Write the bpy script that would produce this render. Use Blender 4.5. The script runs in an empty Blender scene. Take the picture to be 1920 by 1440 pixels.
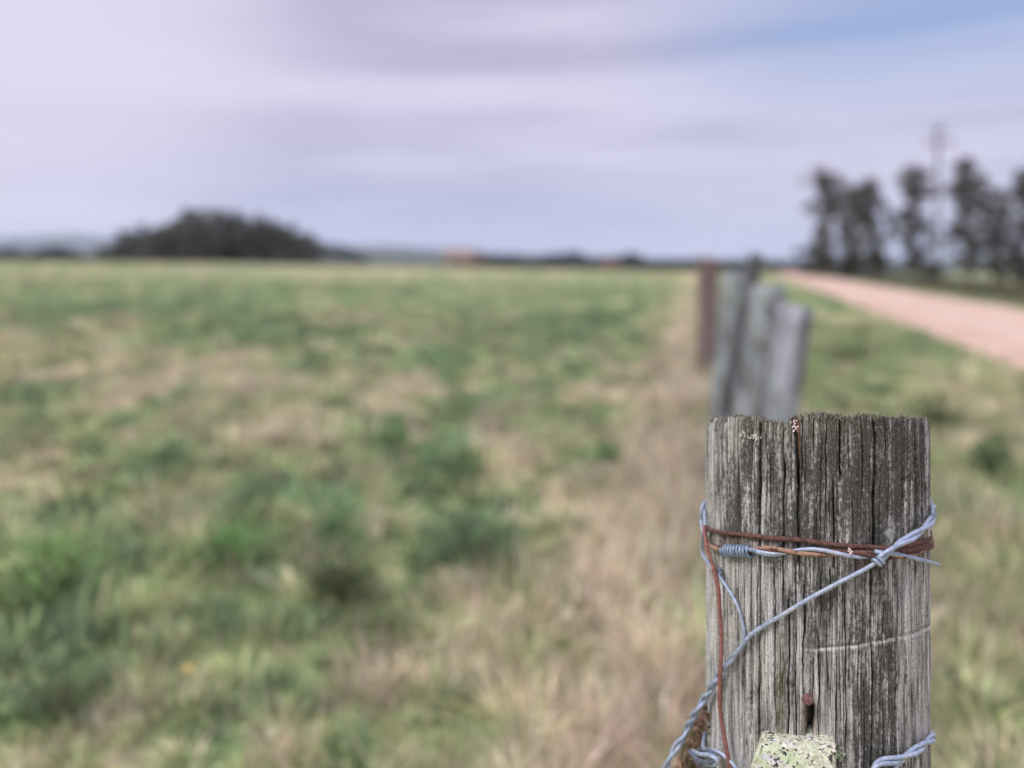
import bpy, math, random
import numpy as np
from mathutils import Vector

# ------------------------------------------------------------------ camera, sky, sun, exposure
C = bpy.context.scene.collection
S = bpy.context.scene
F = 1443.2          # focal length in photo pixels (1920 wide)
V0 = 490.0          # row of the true horizon
H = 1.35            # eye height
cam = bpy.data.cameras.new('camera')
cam.sensor_width = 36.0
cam.lens = 36.0 * F / 1920.0
cam.shift_y = -(720.0 - V0) / 1920.0
cam.clip_start = 0.05
cam.clip_end = 30000
cam.dof.use_dof = True
cam.dof.focus_distance = 0.600
cam.dof.aperture_fstop = 2.0
cam.dof.aperture_blades = 0
co = bpy.data.objects.new('camera', cam)
co.location = (0, 0, H)
co.rotation_euler = (math.radians(90), 0, 0)
C.objects.link(co)
S.camera = co

SUN_EL, SUN_AZ = math.radians(48), math.radians(-62)   # azimuth from +Y (view direction), negative = left
SUN_AZ = math.radians(-118)
w = bpy.data.worlds.new("World")
S.world = w
w.use_nodes = True
nt = w.node_tree
nt.nodes.clear()


class NG:
    """tiny node helper"""
    def __init__(s, nt):
        s.nt = nt

    def n(s, t, **k):
        nd = s.nt.nodes.new(t)
        for a, b in k.items():
            setattr(nd, a, b)
        return nd

    def l(s, a, b):
        s.nt.links.new(a, b)

    def put(s, sock, v):
        if isinstance(v, bpy.types.NodeSocket):
            s.l(v, sock)
        elif v is not None:
            if sock.type == 'RGBA' and len(v) == 3:
                v = (*v, 1)
            sock.default_value = v

    def math(s, op, a, b=None, c=None, clamp=False):
        nd = s.n('ShaderNodeMath', operation=op, use_clamp=clamp)
        s.put(nd.inputs[0], a)
        if b is not None:
            s.put(nd.inputs[1], b)
        if c is not None:
            s.put(nd.inputs[2], c)
        return nd.outputs[0]

    def vec(s, op, a, b=None):
        nd = s.n('ShaderNodeVectorMath', operation=op)
        s.put(nd.inputs[0], a)
        if b is not None:
            s.put(nd.inputs[1], b)
        return nd

    def mix(s, f, a, b, bt='MIX'):
        nd = s.n('ShaderNodeMix', data_type='RGBA', blend_type=bt)
        s.put(nd.inputs[0], f)
        s.put(nd.inputs[6], a)
        s.put(nd.inputs[7], b)
        return nd.outputs[2]

    def ss(s, v, a, b, lo=0.0, hi=1.0):
        nd = s.n('ShaderNodeMapRange', interpolation_type='SMOOTHSTEP')
        s.put(nd.inputs[0], v)
        nd.inputs[1].default_value = a
        nd.inputs[2].default_value = b
        nd.inputs[3].default_value = lo
        nd.inputs[4].default_value = hi
        return nd.outputs[0]

    def noise(s, vec, scale=1.0, detail=3.0, rough=0.5, mapscale=None, loc=None):
        if mapscale is not None or loc is not None:
            m = s.n('ShaderNodeMapping')
            s.l(vec, m.inputs[0])
            if mapscale is not None:
                m.inputs[3].default_value = mapscale
            if loc is not None:
                m.inputs[1].default_value = loc
            vec = m.outputs[0]
        nd = s.n('ShaderNodeTexNoise')
        s.l(vec, nd.inputs['Vector'])
        nd.inputs['Scale'].default_value = scale
        nd.inputs['Detail'].default_value = detail
        nd.inputs['Roughness'].default_value = rough
        return nd.outputs[0]


g = NG(nt)
sky = g.n('ShaderNodeTexSky', sky_type='NISHITA', sun_disc=False)
sky.sun_elevation = SUN_EL
sky.sun_rotation = SUN_AZ
sky.altitude = 50
tc = g.n('ShaderNodeTexCoord')
D = tc.outputs['Generated']
sep = g.n('ShaderNodeSeparateXYZ')
g.l(D, sep.inputs[0])
dz = sep.outputs[2]


def pixdir(u, v):
    d = Vector(((u - 960) / F, 1, (V0 - v) / F))
    return d.normalized()


def blob(u, v, inner, outer):
    d = pixdir(u, v)
    dot = g.vec('DOT_PRODUCT', D, tuple(d)).outputs['Value']
    return g.ss(dot, math.cos(math.radians(outer)), math.cos(math.radians(inner)))


K = 10.0 * 0.598


def sc(c, k=K):
    return tuple(x * k for x in c)


n1 = g.noise(D, 1.0, 2.5, 0.45, (1.1, 1.1, 12.0), (3.1, 1.7, 0.4))
n2 = g.noise(D, 1.0, 3.0, 0.5, (2.2, 2.2, 26.0), (7.1, 2.7, 1.4))
st = g.math('ADD', g.math('MULTIPLY', n1, 0.7), g.math('MULTIPLY', n2, 0.3))
st = g.ss(st, 0.40, 0.60)
lowcol = g.mix(st, sc((0.565, 0.60, 0.83)), sc((0.68, 0.675, 0.87)))
hicol = g.mix(st, sc((0.585, 0.545, 0.75)), sc((0.79, 0.75, 0.95)))
cl = g.mix(g.ss(dz, 0.02, 0.20), lowcol, hicol)
n3 = g.noise(D, 1.0, 4.0, 0.55, (5.0, 5.0, 46.0), (2.1, 4.7, 3.4))
cl = g.mix(1.0, cl, g.mix(g.ss(n3, .3, .7), (0.945, 0.94, 0.955), (1.055, 1.055, 1.04)), 'MULTIPLY')
# brighter towards the veiled sun at upper left, overcast zenith is the brightest part of the sky
cl = g.mix(g.math('MULTIPLY', blob(-60, -30, 2, 23), 0.85), cl, sc((0.87, 0.82, 1.0)))
zen = g.ss(dz, 0.34, 0.9, 1.0, 3.1)
zn = g.n('ShaderNodeVectorMath', operation='SCALE')
g.l(cl, zn.inputs[0])
g.l(zen, zn.inputs[3])
warm = g.mix(g.ss(dz, 0.36, 0.8), (1, 1, 1), (1.0, 1.0, 0.93))
clz = g.mix(1.0, zn.outputs[0], warm, 'MULTIPLY')
hole = g.math('MULTIPLY', blob(2080, -40, 10, 32), g.ss(st, 1.0, 0.0, 0.70, 1.0))
hole = g.math('MULTIPLY', hole, g.ss(dz, 0.12, 0.26))
bluesky = g.mix(0.25, sc((0.34, 0.47, 0.80)), sky.outputs[0])
final = g.mix(g.math('MULTIPLY', hole, 0.97), clz, bluesky)
bg = g.n('ShaderNodeBackground')
g.l(final, bg.inputs[0])
bg.inputs[1].default_value = 0.1
wo = g.n('ShaderNodeOutputWorld')
g.l(bg.outputs[0], wo.inputs[0])

sl = bpy.data.lights.new('sun', 'SUN')
sl.energy = 1.5
sl.angle = math.radians(14)
sl.color = (1.0, 0.95, 0.88)
so = bpy.data.objects.new('sun', sl)
C.objects.link(so)
sd = Vector((math.sin(SUN_AZ) * math.cos(SUN_EL), math.cos(SUN_AZ) * math.cos(SUN_EL), math.sin(SUN_EL)))
so.rotation_euler = sd.to_track_quat('Z', 'Y').to_euler()
so.location = (0, 0, 50)

S.view_settings.view_transform = 'Standard'
S.view_settings.look = 'None'
S.view_settings.exposure = 0.55
S.view_settings.gamma = 1.0
S.cycles.use_denoising = True
S.cycles.max_bounces = 6
S.cycles.transparent_max_bounces = 8
S.cycles.volume_bounces = 1

# ------------------------------------------------------------------ helpers
rng = np.random.default_rng(11)
random.seed(5)
PERM = np.random.default_rng(77).random((256, 256))


def vnoise(x, y):
    x = np.asarray(x, float)
    y = np.asarray(y, float)
    xi = np.floor(x).astype(int)
    yi = np.floor(y).astype(int)
    fx = x - xi
    fy = y - yi
    fx = fx * fx * (3 - 2 * fx)
    fy = fy * fy * (3 - 2 * fy)
    a = PERM[xi & 255, yi & 255]
    b = PERM[(xi + 1) & 255, yi & 255]
    c = PERM[xi & 255, (yi + 1) & 255]
    d = PERM[(xi + 1) & 255, (yi + 1) & 255]
    return (a * (1 - fx) + b * fx) * (1 - fy) + (c * (1 - fx) + d * fx) * fy


def fbm(x, y, o=4, r=0.5):
    t = 0
    a = 1.0
    s = 0
    for i in range(o):
        t = t + a * vnoise(x * 2 ** i + 17.3 * i, y * 2 ** i + 9.1 * i)
        s += a
        a *= r
    return t / s


def sstep(a, b, x):
    t = np.clip((x - a) / (b - a), 0, 1)
    return t * t * (3 - 2 * t)


def tag(o, label=None, cat=None, group=None, kind=None):
    if label:
        o['label'] = label
    if cat:
        o['category'] = cat
    if group:
        o['group'] = group
    if kind:
        o['kind'] = kind
    return o


def empty(name, loc, label, cat, group=None, rz=0):
    o = bpy.data.objects.new(name, None)
    o.empty_display_size = 0.1
    C.objects.link(o)
    o.location = loc
    o.rotation_euler = (0, 0, rz)
    return tag(o, label, cat, group)


def mesh_obj(name, verts, faces, mat, parent=None, attrs=None, smooth=False, uv=None, loc=None):
    """faces: (n,3) or (n,4) int array, or list of such arrays. verts are world coords; stored relative to parent/loc."""
    verts = np.asarray(verts, dtype=np.float64)
    off = Vector((0, 0, 0))
    if parent is not None:
        p = parent
        while p is not None:
            off = off + p.location
            p = p.parent
    if loc is not None:
        off = off + Vector(loc)
    verts = verts - np.array(off)
    if not isinstance(faces, list):
        faces = [faces]
    faces = [np.asarray(f, dtype=np.int32) for f in faces if len(f)]
    me = bpy.data.meshes.new(name)
    nl = sum(f.size for f in faces)
    nf = sum(len(f) for f in faces)
    me.vertices.add(len(verts))
    me.vertices.foreach_set('co', verts.astype(np.float32).ravel())
    me.loops.add(nl)
    li = np.concatenate([f.ravel() for f in faces]).astype(np.int32)
    me.loops.foreach_set('vertex_index', li)
    me.polygons.add(nf)
    sizes = np.concatenate([np.full(len(f), f.shape[1]) for f in faces])
    starts = np.concatenate([[0], np.cumsum(sizes)[:-1]]).astype(np.int32)
    me.polygons.foreach_set('loop_start', starts)
    me.polygons.foreach_set('use_smooth', np.full(nf, bool(smooth)))
    if attrs:
        for k, v in attrs.items():
            v = np.asarray(v, dtype=np.float32)
            if v.ndim == 1:
                a = me.attributes.new(k, 'FLOAT', 'POINT')
                a.data.foreach_set('value', v)
            else:
                a = me.color_attributes.new(k, 'FLOAT_COLOR', 'POINT')
                if v.shape[1] == 3:
                    v = np.hstack([v, np.ones((len(v), 1), np.float32)])
                a.data.foreach_set('color', v.ravel())
    if uv is not None:
        ul = me.uv_layers.new(name='UVMap')
        ul.data.foreach_set('uv', np.asarray(uv, dtype=np.float32)[li].ravel())
    me.update(calc_edges=True)
    me.materials.append(mat)
    o = bpy.data.objects.new(name, me)
    C.objects.link(o)
    if parent is not None:
        o.parent = parent
    if loc is not None:
        o.location = loc
    return o


def new_mat(name):
    m = bpy.data.materials.new(name)
    m.use_nodes = True
    m.node_tree.nodes.clear()
    g = NG(m.node_tree)
    out = g.n('ShaderNodeOutputMaterial')
    return m, g, out


def principled(g, out, col, rough=0.7, metal=0.0, normal=None, spec=None):
    b = g.n('ShaderNodeBsdfPrincipled')
    g.put(b.inputs['Base Color'], col)
    g.put(b.inputs['Roughness'], rough)
    g.put(b.inputs['Metallic'], metal)
    if spec is not None:
        b.inputs['Specular IOR Level'].default_value = spec
    if normal is not None:
        g.l(normal, b.inputs['Normal'])
    g.l(b.outputs[0], out.inputs[0])
    return b


def bump(g, h, strength=0.5, dist=0.001, normal=None):
    b = g.n('ShaderNodeBump')
    b.inputs['Strength'].default_value = strength
    b.inputs['Distance'].default_value = dist
    g.put(b.inputs['Height'], h)
    if normal is not None:
        g.l(normal, b.inputs['Normal'])
    return b.outputs[0]


def noise_mat(name, c1, c2, scale, rough=0.8, bstr=0.5, bdist=0.002, mapscale=None, detail=5, metal=0.0, lo=0.35, hi=0.65):
    m, g, out = new_mat(name)
    tc = g.n('ShaderNodeTexCoord').outputs['Object']
    n = g.noise(tc, scale, detail, 0.6, mapscale)
    c = g.mix(g.ss(n, lo, hi), c1, c2)
    principled(g, out, c, rough, metal, bump(g, n, bstr, bdist) if bstr else None)
    return m


def leaf_mat(name, trans=0.3, rough=0.6):
    m, g, out = new_mat(name)
    a = g.n('ShaderNodeVertexColor', layer_name='Col')
    tc = g.n('ShaderNodeTexCoord').outputs['Object']
    n = g.noise(tc, 9.0, 2)
    col = g.mix(1.0, a.outputs[0], g.mix(n, (0.8, 0.8, 0.8), (1.2, 1.2, 1.2)), 'MULTIPLY')
    d = g.n('ShaderNodeBsdfDiffuse')
    g.l(col, d.inputs[0])
    t = g.n('ShaderNodeBsdfTranslucent')
    g.l(col, t.inputs[0])
    mx = g.n('ShaderNodeMixShader')
    mx.inputs[0].default_value = trans
    g.l(d.outputs[0], mx.inputs[1])
    g.l(t.outputs[0], mx.inputs[2])
    g.l(mx.outputs[0], out.inputs[0])
    return m


def tube(path, rad, sides=10, phase=0.0, caps=True):
    """path (n,3), rad scalar or (n,) -> verts, faces(list)"""
    path = np.asarray(path, float)
    n = len(path)
    rad = np.broadcast_to(np.asarray(rad, float), (n,))
    T = np.gradient(path, axis=0)
    T /= np.linalg.norm(T, axis=1)[:, None] + 1e-12
    N = np.zeros_like(path)
    a = np.array([0, 0, 1.0]) if abs(T[0, 2]) < 0.9 else np.array([1.0, 0, 0])
    v = a - T[0] * a.dot(T[0])
    N[0] = v / np.linalg.norm(v)
    for i in range(1, n):
        v = N[i - 1] - T[i] * N[i - 1].dot(T[i])
        N[i] = v / (np.linalg.norm(v) + 1e-12)
    B = np.cross(T, N)
    ang = np.linspace(0, 2 * math.pi, sides, endpoint=False) + phase
    V = path[:, None, :] + rad[:, None, None] * (np.cos(ang)[None, :, None] * N[:, None, :] + np.sin(ang)[None, :, None] * B[:, None, :])
    V = V.reshape(-1, 3)
    i, j = np.meshgrid(np.arange(n - 1), np.arange(sides), indexing='ij')
    j2 = (j + 1) % sides
    Q = np.stack([i * sides + j, i * sides + j2, (i + 1) * sides + j2, (i + 1) * sides + j], -1).reshape(-1, 4)
    faces = [Q]
    if caps:
        V = np.vstack([V, path[0], path[-1]])
        c0, c1 = len(V) - 2, len(V) - 1
        k = np.arange(sides)
        faces.append(np.stack([np.full(sides, c0), (k + 1) % sides, k], -1))
        faces.append(np.stack([np.full(sides, c1), (n - 1) * sides + k, (n - 1) * sides + (k + 1) % sides], -1))
    return V, faces


def merge(parts):
    Vs, F3, F4 = [], [], []
    o = 0
    for V, fs in parts:
        Vs.append(V)
        for f in fs:
            (F3 if f.shape[1] == 3 else F4).append(np.asarray(f) + o)
        o += len(V)
    out = []
    if F4:
        out.append(np.vstack(F4))
    if F3:
        out.append(np.vstack(F3))
    return np.vstack(Vs), out


def spline(pts, n=200):
    """Catmull-Rom through pts"""
    P = np.asarray(pts, float)
    P = np.vstack([2 * P[0] - P[1], P, 2 * P[-1] - P[-2]])
    m = len(P) - 3
    t = np.linspace(0, m - 1e-9, n)
    i = t.astype(int)
    f = (t - i)[:, None]
    a, b, c, d = P[i], P[i + 1], P[i + 2], P[i + 3]
    r = 0.5 * ((2 * b) + (-a + c) * f + (2 * a - 5 * b + 4 * c - d) * f ** 2 + (-a + 3 * b - 3 * c + d) * f ** 3)
    # resample evenly
    L = np.concatenate([[0], np.cumsum(np.linalg.norm(np.diff(r, axis=0), axis=1))])
    s = np.linspace(0, L[-1], n)
    return np.stack([np.interp(s, L, r[:, k]) for k in range(r.shape[1])], 1)


def box(c, s, rz=0.0):
    x, y, z = s[0] / 2, s[1] / 2, s[2] / 2
    V = np.array([(a * x, b * y, d * z) for d in (-1, 1) for a, b in ((-1, -1), (1, -1), (1, 1), (-1, 1))])
    cr, sr = math.cos(rz), math.sin(rz)
    V = np.stack([V[:, 0] * cr - V[:, 1] * sr, V[:, 0] * sr + V[:, 1] * cr, V[:, 2]], 1) + np.array(c)
    Q = np.array([(0, 3, 2, 1), (4, 5, 6, 7), (0, 1, 5, 4), (1, 2, 6, 5), (2, 3, 7, 6), (3, 0, 4, 7)])
    return V, [Q]


# ------------------------------------------------------------------ ground shape
ROAD_P = np.array([7.1, 10.6])
ROAD_D = np.array([0.300, 0.954])
ROAD_N = np.array([0.954, -0.300])
ROAD_W = 4.9


def road_coord(x, y):
    dx, dy = x - ROAD_P[0], y - ROAD_P[1]
    return dx * ROAD_D[0] + dy * ROAD_D[1], dx * ROAD_N[0] + dy * ROAD_N[1]


def gz(x, y):
    x = np.asarray(x, float)
    y = np.asarray(y, float)
    z = -0.018 * 150 * np.tanh(x / 150)
    r = np.sqrt(x * x + y * y)
    z = z - 9.0 * sstep(150, 420, r) - 6 * sstep(420, 1200, r)
    t, n = road_coord(x, y)
    near = 1 - sstep(60, 140, r)
    # gentle lumps, a shallow ditch beside the road
    z = z + (fbm(x * 0.9, y * 0.9, 3) - 0.5) * 0.10 * near * sstep(-0.3, -1.5, n)
    z = z - 0.16 * np.exp(-((n + 2.2) / 0.9) ** 2) * near - 0.14 * np.exp(-((n - ROAD_W - 1.6) / 0.8) ** 2) * near
    z = z - 0.03 * sstep(-0.4, 0.2, n) * (1 - sstep(ROAD_W - .2, ROAD_W + .4, n))
    return z


def proj(x, y, z):
    return 960 + F * x / y, V0 + F * (H - z) / y


DRY = [(950, 850, 150, 55, 1), (700, 740, 60, 25, .9), (380, 715, 130, 28, .8), (1180, 1150, 130, 130, .8), (1150, 1370, 190, 110, .9),
       (1250, 700, 60, 70, 1), (1285, 600, 35, 60, .9), (1210, 900, 110, 130, .9), (600, 608, 40, 10, .6), (400, 1230, 160, 50, .5),
       (900, 1200, 140, 60, .7), (150, 520, 300, 10, .5), (700, 512, 300, 8, .5), (1565, 610, 45, 14, .9), (1830, 720, 70, 30, .4),
       (1800, 1250, 90, 160, .8), (1850, 1010, 40, 30, .5), (60, 930, 60, 30, .4), (650, 700, 60, 20, .5), (250, 950, 60, 25, .5),
       (600, 850, 60, 30, .5), (880, 1100, 60, 30, .6), (500, 820, 50, 15, .4), (260, 1190, 90, 35, .6), (330, 1290, 120, 40, .5), (560, 1250, 60, 30, .5), (200, 1010, 40, 25, .5), (760, 1060, 30, 20, .5), (30, 1250, 60, 30, .4), (1280, 1000, 80, 100, 1.0)]
GRN = [(1130, 600, 110, 40, 1), (850, 850, 60, 55, 1), (350, 850, 100, 45, .8), (640, 980, 60, 50, 1), (450, 970, 90, 60, .9),
       (950, 985, 120, 70, 1.3), (90, 1070, 70, 60, .9), (740, 1170, 55, 28, 1.2), (400, 640, 250, 40, .7), (300, 580, 300, 20, .8),
       (130, 830, 70, 35, .8), (1590, 740, 70, 22, 1.2), (900, 720, 200, 25, .6), (450, 1380, 150, 40, .5), (1905, 1050, 40, 25, 1),
       (60, 1400, 100, 40, .6), (1860, 830, 30, 30, .8), (780, 940, 60, 30, .7), (1140, 850, 25, 22, 1.4), (0, 900, 50, 40, .7),
       (600, 1330, 60, 30, .4), (1220, 680, 25, 30, .9), (1820, 910, 30, 16, .9), (1660, 640, 80, 20, .5), (150, 1100, 60, 40, .6)]


def dryness(x, y):
    """0 = lush green, 1 = bleached dry grass; where the patches of each grow"""
    z = gz(x, y)
    yy = np.maximum(y, 0.8)
    u, v = proj(x, yy, z)
    d = 0.475 + (fbm(x * 0.55, y * 0.30, 4) - 0.5) * 0.9 + (fbm(x * 2.6 + 40, y * 1.6, 3) - 0.5) * 1.5 + (fbm(x * 7 + 4, y * 4.5, 2) - 0.5) * 1.3
    for a, b, ru, rv, k in DRY:
        d = d + 0.42 * k * np.exp(-((u - a) / ru) ** 2 - ((v - b) / rv) ** 2)
    for a, b, ru, rv, k in GRN:
        d = d - 0.34 * k * np.exp(-((u - a) / ru) ** 2 - ((v - b) / rv) ** 2)
    d = d - 0.21 * sstep(7, 14, y) * (1 - sstep(50, 110, y)) + 0.10 * (1 - sstep(3.0, 5.5, y))
    nr_w = 0.38 * (1 - sstep(4.0, 8.0, y))
    d = d + (0.47 - d) * nr_w
    # ungrazed strip under the fence
    fd = (x - (0.05 + 0.25 * y)) / 1.03
    d = d + 0.42 * np.exp(-((fd + 0.15) / (0.38 + 0.02 * yy)) ** 2)
    vg_ = sstep(0.3, 0.9, fd)
    d = d + (0.36 - d) * 0.45 * vg_ * sstep(0.0, 3.0, y)
    return np.clip(d, 0, 1)


def grass_col(d, n, r):
    """per-blade base colour from dryness d"""
    green = np.array([0.185, 0.27, 0.155])
    lime = np.array([0.36, 0.405, 0.195])
    tan = np.array([0.60, 0.51, 0.385])
    d = np.clip(d + r.normal(0, 0.13, n), 0, 1)[:, None]
    c = np.where(d < 0.42, green + (lime - green) * (d / 0.42), lime + (tan - lime) * np.clip((d - 0.42) / 0.38, 0, 1))
    return np.clip(c * r.uniform(0.6, 1.4, (n, 1)) * r.uniform(0.93, 1.07, (n, 3)), 0.01, 0.7)


# ground sheet
na, nr = 720, 250
ang = np.linspace(0, 2 * math.pi, na, endpoint=False)
rad = 0.25 * (14000 / 0.25) ** (np.arange(nr) / (nr - 1.0))
A, R_ = np.meshgrid(ang, rad)
X = (np.sin(A) * R_).ravel()
Y = (np.cos(A) * R_).ravel()
Z = gz(X, Y)
V = np.vstack([np.stack([X, Y, Z], 1), [[0, 0, float(gz(0, 0))]]])
i, j = np.meshgrid(np.arange(nr - 1), np.arange(na), indexing='ij')
j2 = (j + 1) % na
Q = np.stack([i * na + j, (i + 1) * na + j, (i + 1) * na + j2, i * na + j2], -1).reshape(-1, 4)
k = np.arange(na)
T3 = np.stack([np.full(na, len(V) - 1), k, (k + 1) % na], -1)
dd = dryness(V[:, 0], V[:, 1])
lime = np.array([0.27, 0.31, 0.15])
green = np.array([0.14, 0.23, 0.11])
tan = np.array([0.44, 0.37, 0.275])
dc = dd[:, None]
col = np.where(dc < 0.42, green + (lime - green) * (dc / 0.42), lime + (tan - lime) * np.clip((dc - 0.42) / 0.4, 0, 1))
m, g, out = new_mat('pasture')
vc = g.n('ShaderNodeVertexColor', layer_name='Col').outputs[0]
tcO = g.n('ShaderNodeTexCoord').outputs['Object']
na_ = g.noise(tcO, 1.0, 6, 0.6, (2.2, 1.3, 1))
nb_ = g.noise(tcO, 14.0, 4, 0.65)
nc_ = g.noise(tcO, 0.09, 5, 0.6, (1, 0.5, 1))
c = g.mix(1.0, vc, g.mix(g.ss(na_, .3, .7), (0.72, 0.82, 0.78), (1.28, 1.15, 1.15)), 'MULTIPLY')
c = g.mix(1.0, c, g.mix(g.ss(nb_, .35, .65), (0.7, 0.7, 0.68), (1.25, 1.25, 1.2)), 'MULTIPLY')
c = g.mix(1.0, c, g.mix(g.ss(nc_, .35, .65), (0.82, 0.92, 0.85), (1.18, 1.08, 1.05)), 'MULTIPLY')
principled(g, out, c, 0.95, 0, bump(g, g.math('ADD', na_, nb_), 0.6, 0.05), 0.1)
M_pasture = m
ground = mesh_obj('ground', V, [Q, T3], m, attrs={'Col': col}, smooth=True)
tag(ground, 'green and straw coloured pasture ground running to the horizon', kind='structure')

# road: a low crowned bed of pink gravel
t = np.concatenate([np.linspace(-14, 60, 120), np.linspace(62, 330, 90)])
prof = [(-0.35, -0.05), (0.0, 0.045), (0.9, 0.085), (2.0, 0.10), (2.8, 0.12), (3.5, 0.10), (4.2, 0.085), (4.9, 0.045), (5.25, -0.05)]
prof = [(a_, float(np.interp(a_, [p[0] for p in prof], [p[1] for p in prof])) - 0.03 * (math.exp(-((a_ - 1.5) / .3) ** 2) + math.exp(-((a_ - 3.3) / .3) ** 2)))
        for a_ in (-.35, 0, .35, .8, 1.1, 1.3, 1.5, 1.7, 1.9, 2.4, 2.9, 3.1, 3.3, 3.5, 3.7, 4.1, 4.5, 4.9, 5.25)]
nn = len(prof)
wob = [(fbm(t * 0.25 + 3, t * 0 + .5, 3) - .5) * 0.5, (fbm(t * 0.25 + 30, t * 0 + 7.5, 3) - .5) * 0.5]
RV = []
for q, (n_, h_) in enumerate(prof):
    sh = wob[0] if q < 9 else wob[1]
    nnn = n_ + sh * (1 if q in (0, 1, nn - 1, nn - 2) else 0.3)
    px = ROAD_P[0] + t * ROAD_D[0] + nnn * ROAD_N[0]
    py = ROAD_P[1] + t * ROAD_D[1] + nnn * ROAD_N[1]
    r_ = np.sqrt(px ** 2 + py ** 2)
    lift = 0.025 + 0.5 * sstep(60, 330, r_)
    RV.append(np.stack([px, py, gz(px, py) + h_ + (lift if 0 < q < nn - 1 else -0.02)], 1))
RV = np.stack(RV, 1)
i, j = np.meshgrid(np.arange(len(t) - 1), np.arange(nn - 1), indexing='ij')
Q = np.stack([i * nn + j, i * nn + j + 1, (i + 1) * nn + j + 1, (i + 1) * nn + j], -1).reshape(-1, 4)
m, g, out = new_mat('pink_gravel')
tcO = g.n('ShaderNodeTexCoord').outputs['Object']
a1 = g.noise(tcO, 0.7, 4)
a2 = g.noise(tcO, 45, 4, 0.7)
c = g.mix(g.ss(a1, .3, .7), (0.42, 0.295, 0.22), (0.52, 0.385, 0.30))
tk = g.n('ShaderNodeAttribute', attribute_name='Track').outputs['Fac']
c = g.mix(g.math('MULTIPLY', tk, .6), c, (0.56, 0.445, 0.37))
c = g.mix(1.0, c, g.mix(a2, (0.82, 0.82, 0.82), (1.12, 1.12, 1.12)), 'MULTIPLY')
principled(g, out, c, 0.95, 0, bump(g, a2, 0.5, 0.01), 0.1)
trk = np.array([math.exp(-((p[0] - 1.5) / .35) ** 2) + math.exp(-((p[0] - 3.3) / .35) ** 2) for p in prof])
road = mesh_obj('road', RV.reshape(-1, 3), Q, m, smooth=True, attrs={'Track': np.tile(trk, len(t))})
tag(road, 'pale pink gravel country road beside the fence', kind='structure')


# far hills
def ridge(name, Yd, prof_px, base_z, thick, col1, col2, label, step=14, rough=6):
    us = np.arange(prof_px[0][0], prof_px[-1][0] + 1, step)
    pv = np.interp(us, [p[0] for p in prof_px], [p[1] for p in prof_px])
    pv = pv + (fbm(us * 0.02, us * 0 + Yd * 0.01, 4) - 0.5) * rough
    zt = H + (V0 - pv) / F * Yd
    rows = []
    fr = [(0.0, 0.0), (0.25, 0.45), (0.5, 0.8), (0.75, 1.0), (1.0, 0.9), (1.6, 0.3), (2.0, 0.0)]
    for f_, h_ in fr:
        yy = Yd + (f_ - 0.75) * thick
        xx = (us - 960) / F * Yd
        zz = base_z + (zt - base_z) * h_
        zz = zz + (fbm(xx * 0.01 + 5, yy * 0.01 + xx * 0, 3) - 0.5) * (zt - base_z) * 0.15 * (1 if h_ not in (0, 1) else 0)
        rows.append(np.stack([xx, np.full_like(xx, yy), zz], 1))
    G = np.stack(rows, 0)
    nrw, ncl = G.shape[:2]
    i, j = np.meshgrid(np.arange(nrw - 1), np.arange(ncl - 1), indexing='ij')
    Q = np.stack([i * ncl + j, i * ncl + j + 1, (i + 1) * ncl + j + 1, (i + 1) * ncl + j], -1).reshape(-1, 4)
    mt = noise_mat(name + '_cover', col1, col2, 0.012, 0.95, 0, detail=6)
    return tag(mesh_obj(name, G.reshape(-1, 3), Q, mt, smooth=True), label, kind='structure')


ridge('hills', 5200, [(-1400, 452), (-500, 448), (0, 446), (120, 440), (260, 446), (420, 452), (600, 458), (760, 462), (900, 470), (1100, 482), (1400, 486), (2000, 480), (3200, 470)],
      -40, 1500, (0.02, 0.032, 0.026), (0.045, 0.06, 0.04), 'long blue hazy hills on the horizon')
ridge('hills', 1500, [(-900, 476), (-200, 470), (0, 468), (150, 472), (300, 478), (560, 468), (640, 470), (800, 478), (1000, 481), (1200, 485), (1500, 492), (2100, 490), (2800, 480)],
      -25, 420, (0.018, 0.03, 0.022), (0.05, 0.06, 0.035), 'low wooded rise in front of the blue hills', rough=5)

# ------------------------------------------------------------------ grass (ground cover)
M_leaf = leaf_mat('grass_blades', 0.42)


def blades(bx, by, bz, dirx, diry, L, W, bend, col, seg=2):
    """vectorised bent blades: each 2*seg+1 verts"""
    n = len(bx)
    up = np.stack([dirx, diry, np.sqrt(np.maximum(0.02, 1 - dirx ** 2 - diry ** 2))], 1)
    side = np.stack([-diry, dirx, np.zeros(n)], 1) + rng.normal(0, 0.5, (n, 3)) * np.array([1, 1, 0.1])
    side /= np.linalg.norm(side, axis=1)[:, None] + 1e-9
    base = np.stack([bx, by, bz], 1)
    Vs = []
    for s in range(seg + 1):
        f = s / seg
        hv = np.stack([dirx, diry, np.zeros(n)], 1)
        c = base + up * (L * f)[:, None] + hv * (bend * L * f * f)[:, None] - np.array([0, 0, 1]) * (bend * 0.45 * L * f * f)[:, None]
        if s < seg:
            ww = W * (0.75 + 0.5 * f if seg > 1 else 1.0)
            Vs += [c - side * ww[:, None] / 2, c + side * ww[:, None] / 2]
        else:
            Vs += [c]
    P = np.stack(Vs, 1)
    m_ = P.shape[1]
    o = (np.arange(n) * m_)[:, None]
    fs = []
    quads = []
    for s in range(seg - 1):
        a = 2 * s
        quads.append(o + np.array([[a, a + 1, a + 3, a + 2]]))
    a = 2 * (seg - 1)
    tris = o + np.array([[a, a + 1, a + 2]])
    return P.reshape(-1, 3), quads, tris, np.repeat(col, m_, axis=0)


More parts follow.
